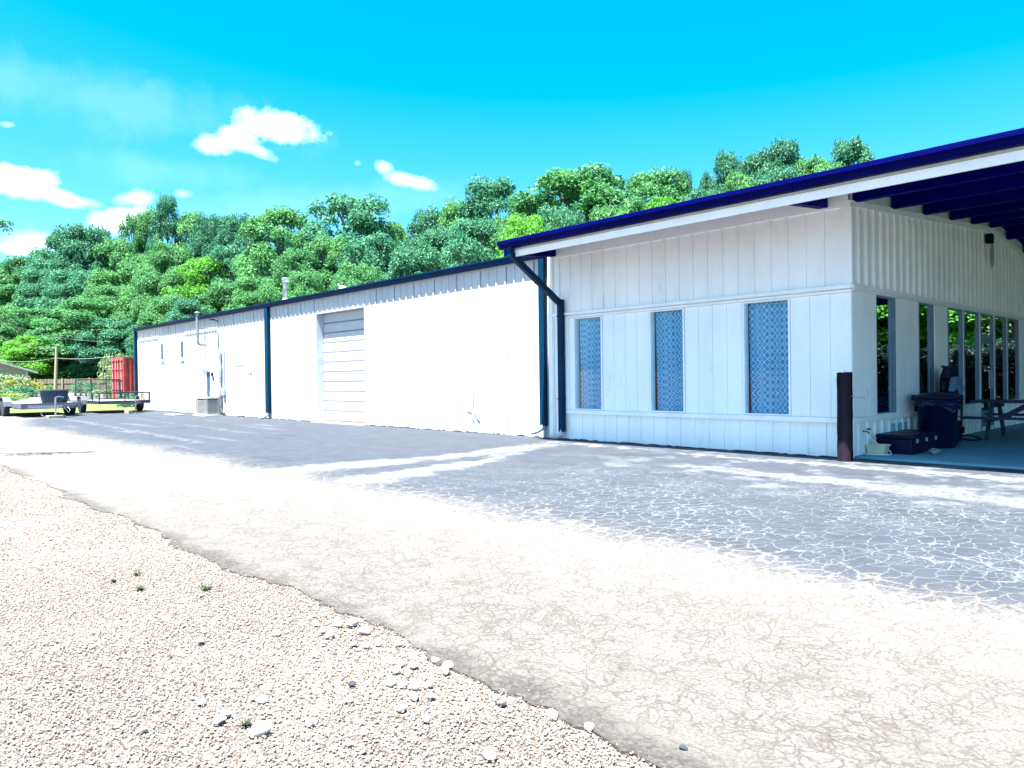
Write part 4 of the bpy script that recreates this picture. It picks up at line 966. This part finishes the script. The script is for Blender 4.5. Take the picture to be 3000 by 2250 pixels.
# ------------------------------------------------------------------ far left : house, fence, pole, wires, plants
hs_ = thing('house', 'pale yellow green sided house with a sloping grey roof at the left edge', 'house', (-76, -.75, .1), 0)
MB().ext([(-9, 0), (3.0, 0), (3.0, 2.55), (-.2, 3.65), (-3, 4.6), (-9, 2.55)], 'x', -7, 0).build('wall', SIDING, hs_)
mb = MB()
for i in range(27):
    z = .08+i*.155; hi = 3.0 if z < 2.5 else 3.0-(z-2.55)/1.10*3.2; mb.ext([(0, z), (.035, z+.005), (.006, z+.15)], 'y', -9, hi) if False else mb.add([(.004, -8.9, z+.15), (.004, hi, z+.15), (.035, hi, z), (.035, -8.9, z), (.004, -8.9, z), (.004, hi, z)], [(0, 1, 2, 3), (3, 2, 5, 4)])
mb.build('siding_board', SIDING, hs_, fix=False)
MB().ext([(-3, 4.66), (3.75, 2.42), (3.75, 2.30), (-3, 4.52)], 'x', -7.3, .4).ext([(-3, 4.66), (-9.7, 2.42), (-9.7, 2.30), (-3, 4.52)], 'x', -7.3, .4).build('roof', SHING, hs_)
MB().ext([(-3, 4.50), (3.78, 2.26), (3.78, 2.44), (-3, 4.68)], 'x', .402, .44).box(.0, .10, 2.86, 3.02, 0, 2.5).build('trim_board', mat('grey_green_trim', (.36, .42, .36), .6), hs_)
ws = thing('white_shed', 'low white shed seen in gaps between plants behind the wooden fence', 'shed', (-84, 4.6, .1), R(5))
MB().box(-3, 0, -2.2, 2.8, 0, 1.9).build('wall', mat('shed_white', (.75, .72, .7), .6), ws); MB().ext([(-2.4, 1.9), (3.0, 1.9), (.3, 2.35)], 'x', -3.1, .15).build('roof', mat('shed_roof', (.8, .8, .8), .5), ws)

def fence(p0, p1, h, z):
    p0 = Vector(p0); p1 = Vector(p1); d = p1-p0; Ln = d.length; a = math.atan2(d.y, d.x)
    t = thing('wooden_fence', 'weathered grey brown wooden board fence behind the trailers', 'fence', (p0.x, p0.y, z), a)
    m = MB(); x = 0; rs = random.Random(8)
    while x < Ln:
        hh = h+rs.uniform(-.03, .03); m.ext([(x, 0.02), (x+.135, 0.02), (x+.135, hh-.03), (x+.11, hh), (x+.03, hh), (x, hh-.03)], 'y', -.012, .012); x += .148
    m.build('board_panel', FENCEW, t)
    MB().box(0, Ln, -.05, -.014, .45, .54).box(0, Ln, -.05, -.014, h-.45, h-.36).build('rail', FENCEW, t)
    x = 0
    while x <= Ln+.1:
        MB().box(x-.06, x+.06, -.15, -.052, 0, h+.08).build('post', POLEW, t); x += 2.6
    return t
fence((-79.5, 3.5), (-73.5, 10.5), 1.75, .12)

up_ = thing('utility_pole', 'bare pale wooden utility pole rising behind the trailers', 'utility pole', tuple(at(161, 1160, 60)[:2])+(0,))
pb = np.array(at(161, 1160, 60)); ptop = at(166, 1015, 60)
MB().tube([(0, 0, 0), (ptop[0]-pb[0], ptop[1]-pb[1], ptop[2])], [.13, .10], 12).build('pole_shaft', POLEW, up_, smooth=True)
def wire(a, b, sag, r, label):
    a = Vector(a); b = Vector(b); P = [a.lerp(b, i/14)-Vector((0, 0, sag*4*(i/14)*(1-i/14))) for i in range(15)]
    return tag(MB().tube(P, r, 5).build('overhead_wire', mat('wire', (.35, .38, .4), .5)), label, 'wire', 'overhead wires at the utility pole')
T = Vector(ptop)
wire(T-Vector((0, 0, .95)), Vector(at(335, 1043, 48)), .12, .012, 'bright wire running right from the pole toward the red container')
wire(T-Vector((0, 0, .9)), Vector(at(-60, 1040, 75)), .5, .012, 'lowest wire running left from the pole toward the house roof')
wire(Vector(at(-40, 925, 50)), Vector(at(325, 1000, 62)), .5, .013, 'uppermost wire crossing in front of the dark trees')
wire(Vector(at(-40, 965, 50)), T-Vector((0, 0, .2)), .4, .013, 'middle wire slanting down from the left edge to the pole top')
# ------------------------------------------------------------------ trees and shrubs
def leaf_cloud(name, clumps, nleaf, lsize, seed, fill=.3, fill_boxes=None):
    """leaf-sized faces in clumps (cx,cy,cz,r) ; returns a mesh with a tone attribute per leaf"""
    rs = np.random.RandomState(seed); C_ = []; N_ = []; T_ = []
    for cx, cy, cz, r in clumps:
        n = max(10, int(nleaf*(r**2))); u = rs.normal(size=(n, 3)); u /= np.linalg.norm(u, axis=1)[:, None]
        u[:, 2] = np.where(u[:, 2] < -.35, -u[:, 2]*.6, u[:, 2])
        q = rs.rand(n, 1); rad = np.where(q < fill, .35+.5*rs.rand(n, 1), .78+.32*rs.rand(n, 1))
        p = u*rad*r*np.array([1.0, 1.0, .95])+np.array([cx, cy, cz]); C_.append(p)
        nn = u*1.0+rs.normal(size=(n, 3))*.85+np.array([0, 0, .45]); nn /= np.linalg.norm(nn, axis=1)[:, None]; N_.append(nn)
        T_.append(np.clip(rs.rand(n)*.55+rs.rand()*.5, 0, 1))
    P = np.concatenate(C_); N = np.concatenate(N_); T = np.concatenate(T_); n = len(P)
    ref = rs.normal(size=(n, 3)); a = np.cross(N, ref); a /= np.linalg.norm(a, axis=1)[:, None]; b = np.cross(N, a)
    s = (lsize*(.55+.75*rs.rand(n)))[:, None]
    v = np.stack([P-a*s*.6, P-b*s*.33+N*s*.08, P+a*s*.6, P+b*s*.33+N*s*.08], 1).reshape(-1, 3)
    me = bpy.data.meshes.new(name); me.vertices.add(4*n); me.vertices.foreach_set('co', v.ravel())
    me.loops.add(4*n); me.loops.foreach_set('vertex_index', np.arange(4*n, dtype=np.int32))
    me.polygons.add(n); me.polygons.foreach_set('loop_start', np.arange(0, 4*n, 4, dtype=np.int32)); me.polygons.foreach_set('loop_total', np.full(n, 4, np.int32))
    me.update(); at_ = me.attributes.new('tone', 'FLOAT', 'POINT'); at_.data.foreach_set('value', np.repeat(T, 4).astype(np.float32))
    return me
def crown_clumps(seed, H, Rr, z0, n, egg=.5, rc=(.20, .40)):
    rs = random.Random(seed); out = []
    for i in range(n):
        for _ in range(40):
            h = rs.random()**.85; prof = math.sin(math.pi*min(1, (h*.90+.10))**(.85+egg*.5))**.48
            a = rs.uniform(0, 6.283); rad = Rr*prof*rs.choice((.6, .85, .95, 1.0))*rs.uniform(.8, 1.0)
            r = Rr*rs.uniform(*rc)*(1.1-.35*h)
            p = (rad*math.cos(a), rad*math.sin(a), z0+(H-z0)*h)
            if p[2]+r*.78 <= H*1.02 and all((p[0]-o[0])**2+(p[1]-o[1])**2+(p[2]-o[2])**2 > (.62*(r+o[3])*.8)**2 for o in out): break
        out.append((*p, r))
    out.append((0, 0, H-Rr*.24, Rr*.30)); return out
PROTO = []
def proto(seed, H, Rr, z0, n, nleaf, ls, m, egg=.5, rc=(.20, .40)):
    cl = crown_clumps(seed, H, Rr, z0, n, egg, rc)
    cme = leaf_cloud('crown', cl, nleaf, ls, seed); 
    tr = MB(); rs = random.Random(seed)
    sp_ = [(0, 0, 0), (rs.uniform(-.2, .2), rs.uniform(-.2, .2), H*.3), (rs.uniform(-.4, .4), rs.uniform(-.4, .4), H*.62), (0, 0, H*.8)]
    tr.tube(sp_, [H*.022, H*.016, H*.010, H*.002], 8)
    for c in cl[::3]:
        z = max(H*.18, c[2]-Rr*.6); tr.tube([(0, 0, z), (c[0]*.5, c[1]*.5, (z+c[2])/2+.1), c[:3]], [H*.008, H*.005, H*.002], 5)
    tm = bpy.data.meshes.new('trunk'); tm.from_pydata([tuple(v) for v in tr.v], [], tr.f); tm.update(); tm.materials.append(BARK)
    cms = {}
    n_ = len(cme.vertices); co = np.empty(n_*3, np.float32); cme.vertices.foreach_get('co', co); co = co.reshape(-1, 3)
    PROTO.append((float(np.percentile(co[:, 2], 99.8)), float(np.percentile(np.abs(co[:, 0]), 97)), cme, tm, cms)); return len(PROTO)-1
for s in range(6): proto(11+s, 16, (5.2, 4.6, 5.6, 4.2, 5.0, 4.8)[s], (1.5, 2, 1.2, 2.2, 1.2, 1.5)[s], (78, 66, 84, 62, 80, 72)[s], (380, 380, 350, 400, 380, 380)[s], .26, LEAF, (.5, .2, .6, .1, .4, .5)[s])
proto(31, 6, 3.4, .3, 40, 330, .26, LEAF, .6, (.2, .34))       # 6 low wide tree / bush
proto(32, 1.6, 1.1, .1, 18, 900, .11, LEAF, .6, (.25, .4))     # 7 shrub
def crown_mesh(i, m):
    H, Rr, cme, tm, cms = PROTO[i]
    if m.name not in cms:
        c = cme.copy(); c.materials.append(m); cms[m.name] = c
    return cms[m.name]
def plant(i, x, y, z, H, Rr, m, label, group=None, name='broadleaf_tree', cat='tree', rz=None, trunk=True):
    P = PROTO[i]; o = thing(name, label, cat, (x, y, z-.1), random.uniform(0, 6.28) if rz is None else rz, group)
    o.scale = (Rr/P[1], Rr/P[1], H/P[0])
    for nm, me in (('trunk', P[3]), ('crown' if cat == 'tree' else 'foliage', crown_mesh(i, m))):
        if nm == 'trunk' and not trunk: continue
        c = bpy.data.objects.new(nm, me); COL.objects.link(c); c.parent = o
    return o
def tree_px(px, top, hw, depth, m=LEAF, label='tall green broadleaf tree standing in the dense wooded hillside behind the warehouse', group='trees on the wooded hillside', i=None, **k):
    depth += 24 if px < 450 else 12 if px < 800 else 0
    p = at(px, 1110, depth); zt = at(px, top, depth)[2]; zg = max(0, hill(p[0], p[1]))
    return plant(random.randrange(6) if i is None else i, p[0], p[1], zg, zt-zg+.1, hw/FPX*depth*(1.28 if px < 1300 else 1.55), m, label, group, **k)
random.seed(12)
G1 = 'trees on the wooded hillside'
SKY_T = [  # px, top, halfwidth, depth, material, label
 (18, 772, 55, 84, LEAFB, 'tree at the far left edge of the wooded hillside, below the small cloud'),
 (75, 757, 62, 80, LEAF, 'low rounded tree second from the left edge on the skyline'),
 (180, 690, 70, 76, LEAFB, 'dark bluish tree rising at the left shoulder of the skyline'),
 (262, 668, 75, 74, LEAFB, 'broad dark tree directly left of the white cloud behind the skyline'),
 (345, 705, 60, 72, LEAF, 'mid green tree below the white cloud that touches the skyline'),
 (398, 636, 42, 74, LEAF, 'narrow tree whose top overlaps the right part of the low cloud'),
 (446, 617, 42, 76, LEAF, 'tree with a pointed top immediately left of the tallest left hand crown'),
 (499, 580, 45, 78, LEAFB, 'tallest narrow crown of the left half of the skyline'),
 (570, 628, 60, 76, LEAF, 'even topped tree right of the tallest left hand crown'),
 (632, 636, 55, 74, LEAFB, 'level topped tree above the wall with two small windows'),
 (700, 634, 62, 72, LEAFB, 'dark topped tree on the level stretch of the skyline'),
 (825, 618, 92, 66, LEAF, 'wide pale green tree standing above the steel flue'),
 (1025, 580, 122, 62, LEAFB, 'large domed tree forming the round hump near the middle left of the skyline'),
 (1160, 658, 62, 64, LEAF, 'low tree in the dip right of the large domed tree'),
 (1262, 620, 62, 62, LEAFB, 'bluish tree in the dip of the skyline above the middle of the warehouse'),
 (1360, 596, 60, 58, LEAF, 'pointed tree left of the tall tree above the shop gutter'),
 (1462, 534, 88, 56, LEAFB, 'tall bluish tree rising behind the gable end of the shop gutter'),
 (1590, 590, 70, 52, LEAF, 'tree filling the gap behind the left end of the blue eave'),
 (1690, 505, 122, 52, LEAF, 'broad tall tree above the left part of the blue eave'),
 (1800, 560, 70, 50, LEAFB, 'lower dark tree right of the broad tall tree over the eave'),
 (1938, 502, 85, 48, LEAF, 'round yellow green tree above the middle of the blue eave'),
 (2010, 506, 24, 52, LEAFB, 'thin spire like tree beside the round yellow green tree'),
 (2078, 514, 32, 50, LEAFB, 'small tree just left of the dark cluster above the eave'),
 (2142, 450, 45, 48, LEAFB, 'dark tree at the left of the high cluster above the eave'),
 (2225, 452, 55, 46, LEAFB, 'dark tree in the middle of the high cluster above the eave'),
 (2312, 420, 62, 45, LEAFB, 'highest tree of the cluster above the eave'),
 (2392, 466, 58, 44, LEAF, 'tree sloping down right of the highest tree of the cluster'),
 (2508, 412, 56, 42, LEAFB, 'last tree on the right, alone against the sky above the eave')]
for a in SKY_T: tree_px(*a[:5], a[5], G1)
# rows in front of the skyline (seen above the roof)
for px, top, hw, d, m, l in [(600, 762, 85, 60, LEAFY, 'bright yellow green tree above the two small warehouse windows'), (262, 880, 95, 55, LEAF, 'rounded lower tree left of the red container, with a yellowish crown'),
        (105, 985, 78, 52, LEAFY, 'bright green spreading tree beside the yellow sided house'), (1565, 640, 70, 44, LEAFY, 'small yellow green tree peeping over the left end of the eave'),
        (1955, 585, 60, 42, LEAFY, 'bright low tree just above the blue eave'), (320, 935, 70, 53, LEAFB, 'dark low tree touching the top of the red container'), (20, 905, 60, 58, LEAF, 'mid height tree at the left edge above the house roof')]:
    tree_px(px, top, hw, d, m, l, G1)
fill = [(40, 840, 70, 70), (140, 800, 70, 68), (230, 790, 80, 66), (330, 790, 70, 64), (420, 740, 70, 66), (500, 720, 70, 66), (350, 850, 75, 60), (440, 850, 70, 58), (520, 800, 60, 62), (690, 720, 70, 60), (770, 720, 70, 58), (880, 730, 75, 56), (960, 690, 70, 56), (1100, 700, 80, 54), (1200, 720, 75, 52),
        (1300, 690, 70, 50), (1400, 660, 75, 48), (660, 830, 75, 54), (760, 810, 70, 50), (900, 800, 60, 48), (1050, 770, 70, 46), (410, 900, 60, 55), (460, 930, 60, 52), (300, 960, 60, 58), (200, 950, 60, 60), (120, 900, 70, 62), (60, 950, 60, 64), (500, 860, 70, 50), (560, 870, 60, 46), (1500, 640, 60, 46), (1640, 620, 60, 44), (1780, 610, 60, 44),
        (1860, 590, 60, 43), (2060, 560, 60, 41), (2180, 520, 60, 40), (2290, 500, 60, 39), (2380, 520, 60, 38), (2450, 500, 60, 40), (-80, 800, 80, 78), (-120, 900, 90, 62), (-10, 1000, 50, 66)]
seen_ = {}
for px, top, hw, d in sorted(fill, key=lambda q: q[1]):
    where = [w for lim, w in ((60, 'the left edge of the picture'), (160, 'the yellow sided house and fence'), (300, 'the utility pole'), (400, 'the red container'), (520, 'the two small warehouse windows'), (640, 'the entry door of the warehouse'),
             (800, 'the middle downspout'), (930, 'the steel flue'), (1080, 'the roll up door'), (1260, 'the right half of the warehouse'), (1480, 'the slanting downspout'), (1700, 'the left curtained window'), (2000, 'the middle curtained window'), (2300, 'the right curtained window'), (9999, 'the corner of the shop')) if px < lim][0]
    row = 'upper' if top < 700-.06*px else 'middle' if top < 820 else 'lower'
    m_ = random.choice((LEAF, LEAF, LEAFB)); kk = '%s %s tree on the wooded slope over %s' % (row, 'bluish green' if m_ is LEAFB else 'fresh green', where); seen_[kk] = seen_.get(kk, 0)+1
    o = tree_px(px, top+random.uniform(-12, 12), hw, d+random.uniform(-2, 2), m_, (lambda k: k if seen_.setdefault(k, 0) == 1 else 'shorter '+k)('%s %s tree on the wooded slope over %s' % (row, 'bluish green' if m_ is LEAFB else 'fresh green', where)))
# undergrowth that closes the wood behind container and fence
for k in range(22):
    px = -60+k*24; d = 90+random.uniform(-3, 3); p = at(px, 1110, d)
    plant(6, p[0], p[1], hill(p[0], p[1]), random.uniform(5, 7.5), random.uniform(2.6, 3.6), LEAFB, 'bushy undergrowth tree at the foot of the wooded hillside', 'undergrowth at the edge of the wood', 'bushy_tree', 'tree')
# bare pale stems in the wood
p = at(500, 800, 72); zg = hill(p[0], p[1])
mb = MB()
for dx, dz, h in ((0, 0, 10.6-zg), (.5, 0, 10.0-zg), (-.8, 0, 10.3-zg)):
    mb.tube([(dx*.3, 0, 0), (dx*.6, .2, h*.6), (dx*1.6, .1, h)], [.07, .045, .015], 6)
    for q in range(6): mb.tube([(dx, 0, h*(.6+.06*q)), (dx+random.uniform(-1.4, 1.4), random.uniform(-.6, .6), h*(.72+.06*q))], [.025, .008], 5)
o = mb.build('bare_tree', mat('pale_dead_wood', (.28, .32, .30), .8)); o.location = (p[0], p[1], zg); tag(o, 'pale leafless tree standing among the green crowns left of the yellow green tree', 'tree')
# shrubs round the house
def shrub_px(px, py, depth, H, Rr, m, label, i=7, group='shrubs and plants near the house'):
    p = at(px, py, depth); return plant(i, p[0], p[1], 0.05, H, Rr, m, label, group, 'shrub', 'shrub', trunk=False)
shrub_px(48, 1150, 62, 1.9, 1.7, LEAFG, 'golden leaved bush growing against the yellow sided house wall')
shrub_px(15, 1150, 61, 2.3, 1.6, LEAFP, 'pale green bush at the left edge in front of the house')
shrub_px(40, 1160, 60, 1.1, 1.5, LEAFB, 'dark low bush under the golden leaved bush')
shrub_px(68, 1160, 60, 1.2, .9, LEAFB, 'dark rounded bush at the corner of the house')
shrub_px(12, 1175, 50, .85, 1.0, LEAFG, 'yellow flowering clump at the left edge near the trailer')
shrub_px(5, 1180, 49, .6, .9, LEAFB, 'dark clipped shrub below the yellow flowering clump')
shrub_px(57, 1165, 56, .75, .55, LEAFP, 'small feathery plant on the lawn between house and trailer')
shrub_px(88, 1160, 66, 1.6, .8, LEAFP, 'pale flowering bush at the left end of the wooden fence')
shrub_px(146, 1160, 62, 1.35, .5, LEAF, 'small light green sapling in front of the wooden fence')
shrub_px(120, 1110, 80, 2.35, 1.7, LEAFP, 'pale leafy bush rising behind the left half of the fence')
shrub_px(190, 1110, 80, 2.4, 1.9, LEAFP, 'tall pale bush behind the fence next to the utility pole')
shrub_px(255, 1110, 80, 2.35, 2.4, LEAFP, 'tall grassy growth above the right part of the fence')
shrub_px(245, 1150, 64, 1.6, .9, LEAFB, 'dark bush seen through the mesh ramp gate')
shrub_px(300, 1180, 50, 1.0, .9, LEAFP, 'weedy clump left of the foot of the red container')
shrub_px(345, 1040, 50, 3.45, .9, LEAFP, 'climbing greenery over the top of the red container')
shrub_px(372, 1190, 41, .9, .6, LEAFB, 'low weeds at the near foot of the red container')
# branch of a tree standing left of the picture
tp = at(-900, 1300, 13); P0 = Vector((tp[0], tp[1], 0))
bt = thing('overhanging_tree', 'leafy branch tip of an unseen tree poking in at the left edge of the sky', 'tree', tuple(P0))
tipw = Vector(at(22, 662, 13)); tip = tipw-P0
MB().tube([(0, 0, 0), (.1, 0, 3), (.2, .1, 6.5)], [.22, .17, .08], 10).tube([(.1, 0, 3.2), tuple(tip*.6+Vector((0, 0, 1.3))), tuple(tip)], [.08, .05, .012], 7).build('trunk', BARK, bt, smooth=True)
cl = [(tip.x, tip.y, tip.z, .11), (tip.x-.04, tip.y-.1, tip.z+.02, .16), (tip.x-.1, tip.y-.28, tip.z+.08, .2), (tip.x+.03, tip.y-.02, tip.z-.1, .09), (tip.x-.25, tip.y-.6, tip.z+.1, .3), (tip.x-.5, tip.y-1.0, tip.z+.1, .4), (0, 0, 6.5, 1.6), (1, 1, 5.8, 1.2), (-1, 0, 5.8, 1.4), (0, -1.2, 6, 1.3)]
me = leaf_cloud('crown', cl, 1500, .075, 77); me.materials.append(LEAFB)
c = bpy.data.objects.new('crown', me); COL.objects.link(c); c.parent = bt
# trees across the yard, seen as reflections in the porch windows
for i in range(9): plant(6, .8+i*1.5, 18.6+random.uniform(-.3, .5), .1, random.uniform(2.1, 2.7), 1.5, LEAFH, 'added dark bush behind the porch, placed to darken the low part of the window reflections', 'added bushes that darken the porch window reflections', 'added_dark_bush', 'bush')  # unseen bushes added to darken the lower window reflections
for x, y, h, r, m in ((3, 24, 7, 3, LEAFY), (8, 25, 8, 3.4, LEAFY), (13, 24, 8, 3.6, LEAF), (5, 30, 9, 4, LEAF), (11, 32, 10, 4.5, LEAFY), (17, 30, 10, 4.5, LEAF), (16, 39, 10, 5, LEAF), (23, 26, 10, 5, LEAF)):
    plant(random.randrange(6), x, y, hill(x, y), h, r, m, 'leafy tree across the yard mirrored in the porch windows', 'trees mirrored in the porch windows')

for x, y, h, r in ((20, 44, 11, 5), (27, 48, 12, 6), (34, 44, 11, 5), (12, 50, 11, 5), (42, 50, 12, 6), (31, 36, 10, 4.5), (48, 40, 11, 5), (54, 52, 12, 6), (2, 48, 11, 5), (38, 58, 12, 6), (24, 58, 12, 6), (60, 42, 11, 5)):
    plant(random.randrange(6), x, y, hill(x, y), h, r, random.choice((LEAF, LEAFB)), 'leafy tree on the slope behind the porch, outside the picture', 'trees on the slope behind the porch')
